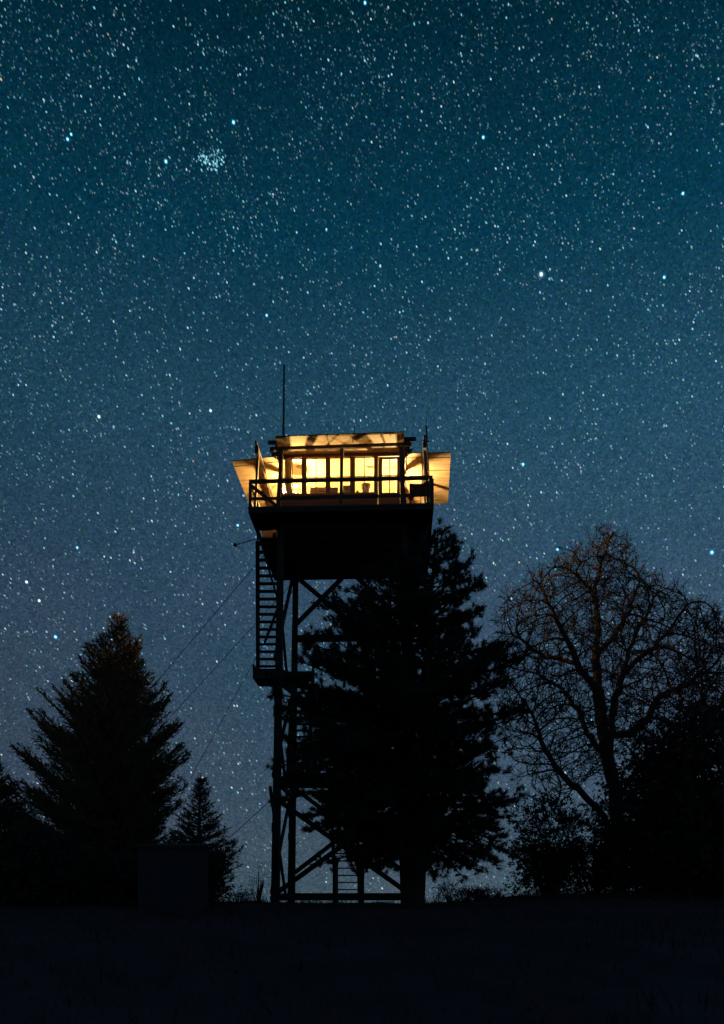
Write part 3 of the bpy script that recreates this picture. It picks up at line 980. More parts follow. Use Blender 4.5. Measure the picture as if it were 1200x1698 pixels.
def conifer(name, label, cat, Y, base_px, apex, prof, nbr, up, group=None, style='spruce', trunk_r=0.16, mat='spruce', depth_scale=1.0, power=0.8, fork=None, tw=1.0):
    """prof rows: (image row, left px, right px) of the crown outline; built in the round about the trunk"""
    ax, ay = apex
    top = P(ax, ay, Y)
    bx_ = (base_px - 600) * Y / F
    gzb = G(bx_, Y) - 0.1
    root = empty(name, (bx_, Y, gzb), label, cat, group)
    org = np.array([bx_, Y, gzb])
    H = top.z - gzb
    axis = lambda z: np.array([bx_ + (top.x - bx_) * ((z - gzb) / H), Y, z])
    pts, rad = [], []
    for k in range(14):
        t = k / 13
        p = axis(gzb + H * t * 0.985) - org
        p[0] += 0.04 * math.sin(5 * t + 1); p[1] += 0.04 * math.cos(4 * t)
        pts.append(Vector(p)); rad.append(trunk_r * (1 - t) ** 0.9 + 0.012)
    MB().tube(pts, rad, 9).build('trunk', M['bark'], root)
    limb = MB()
    S, D, Ln = [], [], []
    TS, TD, TL = [], [], []           # tufts for pines
    y0, y1 = prof[0][0], prof[-1][0]
    for i in range(nbr):
        q = (i + random.random()) / nbr
        py = y0 + (y1 - y0) * q ** power
        xl_, xr_ = prof_at(prof, py)
        cxp = ax + (base_px - ax) * (py - ay) / (1500 - ay)
        Rl, Rr = max(cxp - xl_, 3) * Y / F, max(xr_ - cxp, 3) * Y / F
        phi = i * 2.39996 + random.uniform(-0.5, 0.5)
        c = (1 + math.cos(phi)) / 2
        c = c * c * (3 - 2 * c)
        R = (Rl + (Rr - Rl) * c)
        R *= random.uniform(0.8, 1.0) if random.random() < 0.75 else random.uniform(1.0, 1.12)
        if style == 'spruce' and Y > 30.5:
            R *= 0.93 + 0.17 * math.sin(py * 0.13 + 3.0 * math.cos(phi) + 1.3 * math.sin(phi))
        if style == 'pine':
            R *= min(1.08, 0.98 + 0.2 * math.sin(py * 0.085 + 2.1 * math.cos(phi)) * (0.4 + 0.6 * random.random()))
        R = max(R, 0.1)
        ztip = EYE + (HOR - py) * Y / F
        u = up(q) + random.uniform(-0.12, 0.12)
        rise = R * u
        z0_ = max(ztip - rise, gzb + 0.15)
        st_ = axis(min(z0_, top.z - 0.05))
        dirh = np.array([math.cos(phi), math.sin(phi) * depth_scale, 0])
        tip = axis(ztip) + dirh * R
        tip[2] = ztip
        midp = (st_ + tip) / 2 + np.array([0, 0, -0.10 * R if u > 0 else 0.12 * R])
        tt = np.linspace(0, 1, 9)[:, None]
        cur = (1 - tt) ** 2 * st_ + 2 * tt * (1 - tt) * midp + tt ** 2 * tip
        blen = float(np.linalg.norm(np.diff(cur, axis=0), axis=1).sum())
        limb.tube([Vector(p - org) for p in cur[::2]], [0.012 + 0.014 * R * (1 - k / 4) for k in range(5)], 5)
        if style == 'spruce':
            m_ = max(int(blen / 0.085), 5)
            ss = np.sort(rng.uniform(0.10, 1.0, m_))
            pos = np.stack([np.interp(ss, tt[:, 0], cur[:, k]) for k in range(3)], 1)
            tang = unit(np.stack([np.interp(ss, tt[:, 0], np.gradient(cur[:, k])) for k in range(3)], 1))
            sidev = unit(np.cross(tang, np.array([0, 0, 1.0])))
            sg = np.where(rng.random(m_) < 0.5, -1, 1)[:, None]
            d = unit(tang * rng.uniform(0.6, 1.1, (m_, 1)) + sidev * sg * rng.uniform(0.5, 1.0, (m_, 1)) + np.array([0, 0, 1.0]) * rng.normal(0.12, 0.28, (m_, 1)))
            ln = (0.24 + 0.34 * blen * (1 - ss) ** 0.7 * rng.uniform(0.5, 1.1, m_)).clip(0.16, 0.85)
            ln = np.minimum(ln, 0.45 * R + 0.07)
            S.append(pos); D.append(d); Ln.append(ln)
            # second order twiglets
            k2 = rng.integers(0, m_, m_ * 2)
            f2 = rng.uniform(0.25, 0.95, m_ * 2)
            p2 = pos[k2] + d[k2] * (ln[k2] * f2)[:, None]
            d2 = unit(d[k2] + rng.normal(0, 0.6, (m_ * 2, 3)) + tang[k2] * 0.3)
            l2 = (ln[k2] * rng.uniform(0.25, 0.5, m_ * 2)).clip(0.07, 0.3)
            S.append(p2); D.append(d2); Ln.append(l2)
            # leading shoot at the tip
            S.append(tip[None]); D.append(unit(tip - midp + np.array([0, 0, 0.25 * R]))[None]); Ln.append(np.array([random.uniform(0.1, 0.24)]))
        else:
            m_ = max(int(blen / 0.12), 5)
            ss = np.concatenate([rng.uniform(0.3, 1.0, m_), [1.0]])
            m_ += 1
            pos = np.stack([np.interp(ss, tt[:, 0], cur[:, k]) for k in range(3)], 1)
            tang = unit(np.stack([np.interp(ss, tt[:, 0], np.gradient(cur[:, k])) for k in range(3)], 1))
            d = unit(tang * 0.75 + rng.normal(0, 1.0, (m_, 3)) * np.array([0.6, 0.6, 0.2]) + np.array([0, 0, 0.1]))
            ln = rng.uniform(0.18, 0.62, m_) * (0.55 + 0.5 * min(R / 2.5, 1))
            ln[-1] = 0.12
            for a_, d_, l_ in zip(pos, d, ln):
                limb.tube([Vector(a_ - org), Vector(a_ + d_ * l_ * 0.5 + np.array([0, 0, -0.02]) - org), Vector(a_ + d_ * l_ - org)], [0.014, 0.011, 0.008], 4)
                kt = max(2, int(l_ / 0.13))
                for k in range(kt):
                    f = 1 - k * 0.5 / kt
                    TS.append(a_ + d_ * l_ * f + rng.normal(0, 0.05, 3))
                    TD.append(unit(d_ + rng.normal(0, 0.35, 3) + np.array([0, 0, 0.4])))
    if style == 'spruce':
        # upright leader at the apex
        for k in range(26):
            z = top.z - random.uniform(0.0, 0.9)
            ph = random.uniform(0, 6.28)
            dd = np.array([math.cos(ph), math.sin(ph), random.uniform(0.5, 1.3)])
            S.append(axis(z)[None]); D.append(unit(dd)[None]); Ln.append(np.array([0.08 + 0.22 * (top.z - z)]))
        S.append(axis(top.z - 0.1)[None]); D.append(np.array([[0, 0, 1.0]])); Ln.append(np.array([0.22]))
        S, D, Ln = np.concatenate(S), np.concatenate(D), np.concatenate(Ln)
        V = np.concatenate([twig_needles(S, D, Ln, 0.026, 0.062, 0.019 * tw), twig_stems(S, D, Ln, 0.010 * tw)])
    else:
        TS, TD = np.array(TS), np.array(TD)
        per = 40
        idx = np.repeat(np.arange(len(TS)), per)
        p = TS[idx] - TD[idx] * (rng.random(len(idx)) * 0.12)[:, None]
        d = unit(TD[idx] * 0.8 + rng.normal(0, 0.5, (len(idx), 3)))
        V = blades(p, d, rng.uniform(0.10, 0.2, len(idx)), rng.uniform(0.010, 0.02, len(idx)) * tw)
    crown = np_mesh('crown', V - org, np.arange(len(V)).reshape(-1, 3), M[mat], root)
    limb.build('branches', M['bark'], root)
    return root


# big spruce at left, beyond the stairs side of the tower
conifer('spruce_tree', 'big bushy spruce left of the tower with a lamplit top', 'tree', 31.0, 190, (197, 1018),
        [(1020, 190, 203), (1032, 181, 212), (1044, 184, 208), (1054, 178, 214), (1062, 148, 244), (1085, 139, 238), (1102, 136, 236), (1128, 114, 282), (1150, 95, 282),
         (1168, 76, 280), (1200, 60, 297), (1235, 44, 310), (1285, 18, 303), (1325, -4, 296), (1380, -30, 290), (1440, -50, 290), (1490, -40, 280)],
        560, lambda q: 0.95 - 0.6 * q, style='spruce', trunk_r=0.24, tw=1.9, power=0.9, mat='spruce_lit')
conifer('spruce_tree', 'small open spruce between the big spruce and the tower', 'tree', 27.0, 331, (333, 1288),
        [(1290, 330, 336), (1312, 320, 348), (1322, 316, 342), (1345, 300, 356), (1368, 290, 374), (1385, 282, 366), (1402, 276, 402), (1420, 274, 396), (1445, 270, 388), (1485, 266, 380)],
        150, lambda q: 0.55 - 0.3 * q, style='spruce', trunk_r=0.09, tw=1.4, power=1.0)
conifer('spruce_tree', 'dark spruce cut by the left edge of the photo', 'tree', 26.0, -12, (-12, 1255),
        [(1258, -16, -6), (1300, -60, 22), (1330, -90, 40), (1400, -120, 55), (1490, -140, 70)],
        180, lambda q: 0.7 - 0.4 * q, style='spruce', trunk_r=0.14, tw=1.6, power=1.0)
# the pine in front of the tower
conifer('pine_tree', 'tall dark ragged pine standing in front of the tower', 'tree', 23.5, 690, (722, 884),
        [(888, 700, 748), (905, 690, 764), (925, 668, 758), (950, 640, 778), (972, 588, 776), (985, 566, 812), (1003, 556, 800), (1020, 548, 775), (1042, 540, 770), (1062, 508, 806),
         (1085, 500, 826), (1120, 488, 850), (1150, 476, 890), (1185, 466, 872), (1220, 460, 846), (1260, 458, 836), (1310, 462, 836), (1350, 478, 850), (1385, 510, 838), (1415, 545, 828), (1450, 575, 820)],
        190, lambda q: 0.40 - 0.62 * q, style='pine', trunk_r=0.19, mat='pine', power=0.9, tw=1.25)
conifer('pine_tree', 'second slimmer pine trunk with a shaded crown beside the tall pine', 'tree', 24.6, 672, (645, 925),
        [(930, 630, 660), (955, 596, 700), (985, 572, 710), (1020, 556, 720), (1050, 545, 730), (1100, 540, 740), (1200, 510, 770), (1300, 510, 780), (1380, 530, 770), (1430, 570, 740)],
        150, lambda q: 0.35 - 0.5 * q, style='pine', trunk_r=0.17, mat='pine', tw=1.3)


# ------------------------------------------------------------------ bare trees
def seg_mesh(A, B, ra, rb, n):
    """tapered n-sided prisms from A to B"""
    d = unit(B - A)
    a = unit(np.cross(d, np.array([0.3, 0.9, 0.15])))
    b = np.cross(d, a)
    ang = np.arange(n) * 2 * np.pi / n
    ring = a[:, None, :] * np.cos(ang)[None, :, None] + b[:, None, :] * np.sin(ang)[None, :, None]
    v = np.concatenate([A[:, None] + ring * ra[:, None, None], B[:, None] + ring * rb[:, None, None]], 1)
    k = np.arange(n)
    quad = np.stack([k, (k + 1) % n, n + (k + 1) % n, n + k], 1)
    f = (np.arange(len(A)) * 2 * n)[:, None, None] + quad[None]
    return v.reshape(-1, 3), f.reshape(-1, 4)


def grow(nodes, par, attr, step=0.17, di=1.2, dk=0.22, iters=110):
    nodes = [Vector(p) for p in nodes]
    par = list(par)
    attr = [Vector(a) for a in attr]
    kids = {}
    dirs = [Vector((0, 0, 0)) if p_ < 0 else (nodes[i_] - nodes[p_]).normalized() for i_, p_ in enumerate(par)]
    for it in range(iters):
        kd = kdtree.KDTree(len(nodes))
        for i, p in enumerate(nodes):
            kd.insert(p, i)
        kd.balance()
        pull = {}
        keep = []
        for a in attr:
            co, i, d = kd.find(a)
            if d < dk:
                continue
            keep.append(a)
            if d < di:
                pull.setdefault(i, Vector((0, 0, 0)))
                pull[i] += (a - co).normalized()
        attr = keep
        if not pull or not attr:
            break
        added = 0
        for i, d in pull.items():
            if kids.get(i, 0) > 3:
                continue
            first = kids.get(i, 0)
            d = (d.normalized() + dirs[i] * (1.25 if first == 0 else 0.35) + Vector((0, 0, 0.14)) + Vector(rng.normal(0, 0.13, 3))).normalized()
            q = nodes[i] + d * step
            dirs.append(d)
            kids[i] = kids.get(i, 0) + 1
            nodes.append(q)
            par.append(i)
            added += 1
        if not added:
            break
    return np.array([tuple(p) for p in nodes]), np.array(par)


def bare_tree(name, label, Y, base_px, limbs, outline, n_attr, depth, tip_r=0.009, expo=2.25, buds=True, max_r=0.3, group=None, step=0.17, cen=None, twigs=1.6):
    bx_ = (base_px - 600) * Y / F
    gzb = G(bx_, Y) - 0.15
    org = np.array([bx_, Y, gzb])
    root = empty(name, tuple(org), label, 'tree', group)
    nodes, par, key = [], [], {}
    for path in limbs:
        prev = None
        for j, (px, py, dy) in enumerate(path):
            p = P(px, py, Y + dy)
            p = np.array(p)
            if j == 0 and (px, py, dy) in key:
                prev = key[(px, py, dy)]
                continue
            if prev is None:
                nodes.append(p); par.append(-1); prev = len(nodes) - 1
                key[(px, py, dy)] = prev
                continue
            s = nodes[prev]
            m_ = max(1, int(np.linalg.norm(p - s) / 0.25))
            for k in range(1, m_ + 1):
                q = s + (p - s) * k / m_
                if k < m_:
                    q = q + rng.normal(0, 0.03, 3)
                nodes.append(q); par.append(prev); prev = len(nodes) - 1
            key[(px, py, dy)] = prev
    # attractors inside the crown outline, in the round
    poly = np.array(outline, float)
    cpx, cpy = poly.mean(0) if cen is None else cen
    pts = []
    x0, y0_, x1, y1_ = poly[:, 0].min(), poly[:, 1].min(), poly[:, 0].max(), poly[:, 1].max()

    def inside(x, y):
        c = False
        j = len(poly) - 1
        for i in range(len(poly)):
            if (poly[i, 1] > y) != (poly[j, 1] > y) and x < (poly[j, 0] - poly[i, 0]) * (y - poly[i, 1]) / (poly[j, 1] - poly[i, 1]) + poly[i, 0]:
                c = not c
            j = i
        return c
    while len(pts) < n_attr:
        x, y = random.uniform(x0, x1), random.uniform(y0_, y1_)
        if not inside(x, y):
            continue
        rr = min(1.0, math.hypot((x - cpx) / (0.5 * (x1 - x0)), (y - cpy) / (0.55 * (y1_ - y0_))))
        dd = depth * math.sqrt(1 - rr * rr) + 0.25
        pts.append(P(x, y, Y + random.uniform(-dd, dd)))
    N, Pp = grow(nodes, par, pts, step=step)
    n = len(N)
    flow = np.zeros(n)
    nch = np.zeros(n, int)
    for i in range(n - 1, -1, -1):
        if flow[i] == 0:
            flow[i] = tip_r ** expo
        if Pp[i] >= 0:
            flow[Pp[i]] += flow[i]
            nch[Pp[i]] += 1
    r = np.minimum(flow ** (1 / expo), max_r)
    idx = np.where(Pp >= 0)[0]
    A, B = N[Pp[idx]], N[idx]
    ra, rb = r[Pp[idx]], r[idx]
    ra = np.minimum(ra, rb * 1.35 + 0.01)
    big = rb > 0.06
    tr_v, tr_f = seg_mesh(A[big], B[big] + unit(B[big] - A[big]) * 0.02, ra[big], rb[big], 9)
    np_mesh('trunk', tr_v - org, tr_f, M['bark_grey'], root, nside=4)
    v1, f1 = seg_mesh(A[~big], B[~big] + unit(B[~big] - A[~big]) * 0.01, ra[~big], rb[~big], 4)
    # fine twiglets
    tips = np.where(r < 0.022)[0]
    k = rng.choice(tips, int(len(tips) * twigs))
    pd = unit(N[k] - N[np.maximum(Pp[k], 0)] + 1e-6)
    d = unit(pd * 0.9 + rng.normal(0, 0.5, (len(k), 3)) + np.array([0, 0, 0.3]))
    ln = rng.uniform(0.15, 0.55, len(k))
    bend = unit(d + rng.normal(0, 0.22, (len(k), 3)) + np.array([0, 0, 0.12]))
    Mi = N[k] + d * (ln * 0.5)[:, None]
    E = Mi + bend * (ln * 0.5)[:, None]
    k2 = rng.integers(0, len(k), int(len(k) * 1.6))
    d3 = unit(bend[k2] + rng.normal(0, 0.5, (len(k2), 3)))
    S3 = Mi[k2] + (E[k2] - Mi[k2]) * rng.random((len(k2), 1))
    E3 = S3 + d3 * rng.uniform(0.08, 0.28, (len(k2), 1))
    TA, TB = np.concatenate([N[k], Mi, S3]), np.concatenate([Mi, E, E3])
    v2, f2 = seg_mesh(TA, TB, np.full(len(TA), 0.0095), np.full(len(TA), 0.006), 4)
    E, d, ln = np.concatenate([E, E3]), np.concatenate([bend, d3]), np.concatenate([ln, np.full(len(E3), 0.2)])
    np_mesh('branches', np.concatenate([v1, v2]) - org, np.concatenate([f1, f2 + len(v1)]) if f2.shape[1] == f1.shape[1] else f1, M['bark_grey'], root, nside=4)
    if buds:
        c = np.repeat(E, 3, 0) - np.repeat(d * (ln * 0.5)[:, None], 3, 0) * rng.random((len(E) * 3, 1)) + rng.normal(0, 0.02, (len(E) * 3, 3))
        keep = rng.random(len(c)) < 0.36
        c = c[keep]
        dd = unit(rng.normal(size=(len(c), 3)))
        V = blades(c, dd, rng.uniform(0.025, 0.07, len(c)), rng.uniform(0.012, 0.03, len(c)))
        np_mesh('crown', V - org, np.arange(len(V)).reshape(-1, 3), M['bud'], root)
    return root


LM = [
    [(1028, 1505, 0), (1027, 1420, 0), (1021, 1330, 0), (1010, 1265, 0), (1000, 1215, 0), (992, 1150, 0.1), (988, 1085, 0), (990, 1020, 0), (984, 985, 0.1)],
    [(984, 985, 0.1), (993, 945, 0.2), (1006, 905, 0.2), (1014, 886, 0.2)],
    [(984, 985, 0.1), (962, 960, -0.2), (945, 945, -0.3)],
    [(1010, 1265, 0), (1013, 1205, -0.3), (1019, 1155, -0.5), (1034, 1115, -0.6), (1052, 1055, -0.7), (1080, 1005, -0.8), (1098, 970, -0.8)],
    [(1027, 1420, 0), (1000, 1352, -0.3), (965, 1315, -0.6), (928, 1280, -0.9), (905, 1245, -1.0), (893, 1212, -1.1)],
    [(1027, 1420, 0), (1000, 1385, -0.4), (962, 1361, 0.5), (925, 1352, 0.7)],
    [(1010, 1265, 0), (975, 1218, 0.5), (957, 1175, 0.8), (930, 1140, 1.0), (893, 1118, 1.2)],
    [(992, 1150, 0.1), (962, 1112, -0.5), (950, 1080, -0.7), (930, 1042, -0.9), (908, 1000, -1.0), (893, 968, -1.1)],
    [(992, 1150, 0.1), (955, 1100, 0.9), (905, 1090, 1.3), (866, 1062, 1.5)],
    [(1000, 1215, 0), (1045, 1218, 0.5), (1076, 1190, 0.8), (1092, 1155, 1.0), (1132, 1138, 1.2), (1172, 1112, 1.3)],
    [(1034, 1115, -0.6), (1075, 1080, -1.0), (1112, 1042, -1.2), (1140, 1002, -1.3)],
    [(988, 1085, 0), (1015, 1060, 0.7), (1045, 1010, 1.1), (1060, 965, 1.2)],
    [(1021, 1330, 0), (1055, 1275, -0.7), (1095, 1235, -1.1), (1130, 1215, -1.3)],
]
OUT = [(832, 1010), (850, 985), (880, 958), (920, 933), (960, 905), (1000, 884), (1020, 880), (1040, 908), (1055, 950), (1100, 957), (1125, 982), (1160, 1000),
       (1185, 1006), (1205, 1040), (1240, 1100), (1240, 1190), (1160, 1215), (1090, 1235), (1040, 1240), (985, 1290), (940, 1330), (900, 1345), (850, 1290), (832, 1230), (822, 1150), (820, 1080)]
bare_tree('bare_tree', 'spreading leafless tree with tangled twigs right of the pine', 29.0, 1028, LM, OUT, 4700, 2.6, max_r=0.23, cen=(1010, 1085), step=0.19, tip_r=0.0098, expo=2.12, twigs=1.05)
LM2 = [
    [(1168, 1505, 0), (1167, 1380, 0), (1166, 1250, 0), (1164, 1130, 0.1), (1168, 1050, 0)],
    [(1166, 1250, 0), (1190, 1180, 0.4), (1215, 1120, 0.6)],
    [(1166, 1250, 0), (1140, 1200, -0.4), (1125, 1160, -0.5)],
]
OUT2 = [(1110, 1210), (1118, 1130), (1140, 1070), (1165, 1030), (1190, 1025), (1240, 1060), (1270, 1150), (1260, 1260), (1120, 1270)]
bare_tree('bare_tree', 'thin straight leafless tree at the right edge of the photo', 32.0, 1168, LM2, OUT2, 520, 1.3, tip_r=0.008, max_r=0.12, step=0.2)


# ------------------------------------------------------------------ shrubs
def shrub(label, cx_px, Y, w_px, top_py, leaves, mat='leaf', name='shrub', lobes=9, twiggy=0.5, cat='shrub', group=None, size=0.06, gap=0.0):
    x = (cx_px - 600) * Y / F
    z = G(x, Y) - 0.05
    hw = w_px * 0.5 * Y / F
    Hh = EYE + (HOR - top_py) * Y / F - z
    root = empty(name, (x, Y, z), label, cat, group)
    org = np.array([x, Y, z])
    stems = MB()
    cl, cr_ = [], []
    for i in range(lobes):
        a = random.uniform(0, 6.28)
        rr = math.sqrt(random.random()) * 0.78
        hf = (1 - 0.5 * rr ** 2) * random.uniform(0.3, 0.93)
        c = np.array([hw * rr * math.cos(a), hw * 0.8 * rr * math.sin(a), Hh * hf])
        cl.append(c); cr_.append(random.uniform(0.22, 0.42) * min(hw, Hh * 0.7))
        stems.tube([(c[0] * 0.12, c[1] * 0.12, 0), (c[0] * 0.5, c[1] * 0.5, c[2] * 0.55), tuple(c)], [0.035, 0.022, 0.01], 5)
    cl, cr_ = np.array(cl), np.array(cr_)
    # skirt of lobes near the ground so that the shrub sits on it
    for i in range(int(lobes * 1.1)):
        a = random.uniform(0, 6.28)
        c = np.array([hw * 0.75 * math.cos(a) * random.uniform(0.2, 1), hw * 0.6 * math.sin(a), Hh * random.uniform(0.04, 0.4)])
        cl = np.vstack([cl, c]); cr_ = np.append(cr_, random.uniform(0.25, 0.4) * min(hw, Hh * 0.7))
    nt = int(leaves * 0.09)
    k = rng.integers(0, len(cl), nt)
    d = unit(rng.normal(size=(nt, 3)) + np.array([0, 0, 0.35]))
    S = cl[k] + d * (cr_[k] * rng.uniform(0.1, 0.95, nt) ** 0.8)[:, None]
    ln = rng.uniform(0.15, 0.5, nt) * (0.6 + twiggy)
    d2 = unit(d + rng.normal(0, 0.4, (nt, 3)))
    tw = twig_stems(S, d2, ln, 0.008)
    j = rng.integers(0, nt, leaves)
    c = S[j] + d2[j] * (ln[j] * rng.random(leaves))[:, None] + rng.normal(0, 0.035, (leaves, 3))
    V = blades(c, unit(rng.normal(size=(leaves, 3))), rng.uniform(0.6, 1.4, leaves) * size * 1.5, rng.uniform(0.6, 1.4, leaves) * size)
    V[:, 2] = np.maximum(V[:, 2], 0.0)
    np_mesh('foliage', np.concatenate([V, tw]), np.arange(len(V) + len(tw)).reshape(-1, 3), M[mat], root)
    stems.build('stems', M['bark'], root)
    return root


SG = 'dark shrubs along the hilltop'
shrub('huge dark thicket filling the lower right edge of the photo', 1180, 26, 330, 1185, 52000, lobes=64, size=0.095, twiggy=1.3, cat='thicket', name='thicket')
shrub('broad dark shrub right behind the bare tree trunk', 1090, 31, 200, 1200, 26000, lobes=44, size=0.085, twiggy=1.3, group=SG)
shrub('loose tall shrub left of the bare tree trunk with sky showing through', 985, 32, 150, 1325, 12000, lobes=30, size=0.065, group=SG)
shrub('dense tall shrub between the pine and the bare tree', 908, 30.5, 150, 1300, 15000, lobes=34, size=0.07, group=SG)
shrub('low dark shrub under the right arm of the pine', 800, 33, 90, 1472, 2500, lobes=8, size=0.05, group=SG)
shrub('low bush close to the pine trunk on the right', 745, 32.5, 60, 1466, 1300, lobes=6, size=0.045, group=SG)
shrub('twiggy little shrub just left of the tower legs', 428, 31, 54, 1425, 420, lobes=9, size=0.03, twiggy=1.2, group=SG)
shrub('low leafy bush on the crest below the small spruce', 395, 30, 56, 1462, 900, lobes=7, size=0.04, group=SG)
shrub('dark bush behind the shed below the small spruce', 310, 25, 150, 1400, 9000, lobes=20, size=0.07, group=SG)
shrub('wide dark bush below the big spruce at far left', 70, 24, 300, 1385, 22000, lobes=34, size=0.085, group=SG)
shrub('dark bush under the big spruce beside the shed', 205, 24, 140, 1420, 9000, lobes=18, size=0.075, group=SG)
shrub('tiny bush beside the foot of the tower stairs', 512, 33.5, 50, 1494, 500, lobes=5, size=0.035, group=SG)

# ------------------------------------------------------------------ sky and stars
SR = 1800.0
CAMP = np.array([0, 0, EYE])


def dome(px, py):
    v = np.stack([(px - 600) / F, np.ones_like(px), (HOR - py) / F], -1)
    return v


def octa(px, py, wid, lng, ang):
    v = dome(px, py)
    nrm = np.linalg.norm(v, axis=1)
    d = v / nrm[:, None]
    c = CAMP + d * SR
    s = SR / nrm / F
    rt = unit(np.cross(d, np.array([0, 0, 1.0])))
    upv = np.cross(rt, d)
    t = rt * np.cos(ang)[:, None] - upv * np.sin(ang)[:, None]
    b = np.cross(d, t)
    w = (wid * s)[:, None] / 2
    l = (lng * s)[:, None] / 2
    V = np.stack([c - t * l, c + t * l, c - b * w, c + b * w, c - d * w, c + d * w], 1)
    return V, c


OF = np.array([(0, 2, 4), (2, 1, 4), (1, 3, 4), (3, 0, 4), (2, 0, 5), (1, 2, 5), (3, 1, 5), (0, 3, 5)])
n = 74000
px = rng.uniform(-420, 1620, n)
py = rng.uniform(-300, 1492, n)
# uneven clustering
clump = np.sin(px * 0.011 + 1.0) * np.sin(py * 0.013 + 0.4) + 0.6 * np.sin(px * 0.031 + py * 0.022) + 0.5 * np.sin(px * 0.07 - py * 0.05)
keep = rng.random(n) < 0.70 + 0.2 * clump
px, py = px[keep], py[keep]
m_ = int(len(px) * 0.16)         # small knots and chains of stars
src = rng.integers(0, len(px) // 9, m_)
px[-m_:] = px[src] + rng.normal(0, 9, m_)
py[-m_:] = py[src] + rng.normal(0, 9, m_)
py = np.minimum(py, 1492)
NC = 85                          # the tight cluster at upper left
px = np.concatenate([px, rng.normal(351, 12, NC)])
py = np.concatenate([py, rng.normal(266, 9.5, NC)])
n = len(px)
LEV = [0.010, 0.019, 0.035, 0.062, 0.11, 0.20, 0.37]
NL = len(LEV)
lev = rng.choice(NL, n, p=[0.30, 0.24, 0.18, 0.13, 0.09, 0.045, 0.015])
lev = np.where((py > 1150) & (rng.random(n) < (py - 1150) / 600), np.maximum(lev - 1, 0), lev)   # thicker air low down
lev[-NC:] = rng.choice([3, 4, 5, 6], NC)
tint = rng.choice(3, n, p=[0.50, 0.485, 0.015])
tint[-NC:] = 1
TC = [(0.70, 0.92, 1.0), (0.30, 0.80, 0.95), (1.0, 0.72, 0.45)]
smats = [star_mat('starlight %s %d' % (('white', 'cyan', 'amber')[t], l), TC[t], LEV[l]) for t in range(3) for l in range(NL)]
ang = np.radians(57 + 8 * rng.standard_normal(n)) + (px - 600) * 0.00012
Vs, _ = octa(px, py, rng.uniform(1.9, 2.5, n) * (0.9 + 0.05 * lev), rng.uniform(3.2, 4.6, n) * (0.85 + 0.05 * lev), ang)
T = (np.arange(n) * 6)[:, None, None] + OF[None]
st_ = np_mesh('star_field', Vs.reshape(-1, 3), T.reshape(-1, 3), None, mats=smats, mat_index=np.repeat(tint * NL + lev, 8))
tag(st_, 'countless faint stars scattered over the whole night sky', 'stars', kind='stuff')

bright = [
    (605, 5, 7, 'blue star at the very top edge of the sky'),
    (387, 203, 8, 'vivid blue star up and right of the tight star cluster'),
    (275, 268, 8, 'blue star left of the tight star cluster'),
    (112, 231, 7, 'lower star of the close blue pair at upper left'),
    (118, 223, 6, 'upper star of the close blue pair at upper left'),
    (897, 455, 9, 'brightest star of all, alone in the upper right sky'),
    (1101, 460, 7, 'blue star right of the brightest star'),
    (1132, 321, 7, 'blue star high near the right edge, above the brightest star'),
    (801, 228, 7, 'blue star in the upper sky right of centre'),
    (164, 691, 7, 'large pale star in the left sky level with the roof antenna'),
    (349, 681, 6, 'blue star between the large pale star and the left antenna'),
    (442, 523, 6, 'blue star above the tip of the left antenna'),
    (394, 871, 6, 'cyan star beside the left side of the catwalk deck'),
    (128, 908, 6, 'cyan star above and left of the big spruce'),
    (44, 965, 6.5, 'upper pale star of the pair near the left edge'),
    (65, 996, 6.5, 'lower pale star of the pair near the left edge'),
    (92, 1056, 8, 'vivid cyan star left of the lamplit spruce top'),
    (924, 911, 7, 'cyan star just above the left shoulder of the bare tree'),
    (1180, 916, 9, 'bright blue star at the right edge above the bare tree'),
    (438, 1068, 10, 'bright cyan star seen between the upper stair treads'),
    (981, 1195, 8, 'cyan star seen through the bare tree beside its trunk'),
    (867, 770, 7, 'cyan star right of the right shutter'),
]
bm_ = {}
for nm, core, glow in (('pale', (0.9, 0.97, 1.0), (0.42, 0.62, 0.75)), ('cyan', (0.45, 0.85, 1.0), (0.05, 0.42, 0.70))):
    bm_[nm] = [star_mat('bright star %s core' % nm, core, 0.42), star_mat('bright star %s rim' % nm, glow, 0.28),
               star_mat('bright star %s halo' % nm, glow, 0.07), star_mat('bright star %s outer halo' % nm, glow, 0.022)]
for (x, y, s, lb) in bright:
    X, Y_ = np.array([x], float), np.array([y], float)
    VV, FF, MI = [], [], []
    for q, (k, el_) in enumerate(((0.42, 1.5), (0.68, 1.3), (1.0, 1.15), (1.6 if s > 8 else 1.3, 1.05))):
        for r_ in (0, 1):
            V, c = octa(X, Y_, np.array([s * k * (1 if r_ == 0 else 0.95)]), np.array([s * k * el_ * (1 if r_ == 0 else 0.85)]), np.array([0.95 + r_ * math.pi / 4]))
            FF.append(OF + 6 * len(VV)); VV.append(V[0]); MI += [q] * 8
    o = np_mesh('bright_star', np.concatenate(VV), np.concatenate(FF), None, origin=tuple(c[0]), mats=bm_['pale' if 'pale' in lb or lb.startswith('brightest') else 'cyan'], mat_index=MI)
    tag(o, lb, 'star', 'brightest stars in the sky')

w = bpy.data.worlds.new('World')
scene.world = w
w.use_nodes = True
nt = w.node_tree
bg = nt.nodes['Background']
tc = nt.nodes.new('ShaderNodeTexCoord')
sp = nt.nodes.new('ShaderNodeSeparateXYZ')
nt.links.new(tc.outputs['Generated'], sp.inputs[0])
cr = nt.nodes.new('ShaderNodeValToRGB')


def lin(c):
    return tuple(((v / 255) / 12.92 if v / 255 <= 0.04045 else ((v / 255 + 0.055) / 1.055) ** 2.4) for v in c) + (1,)


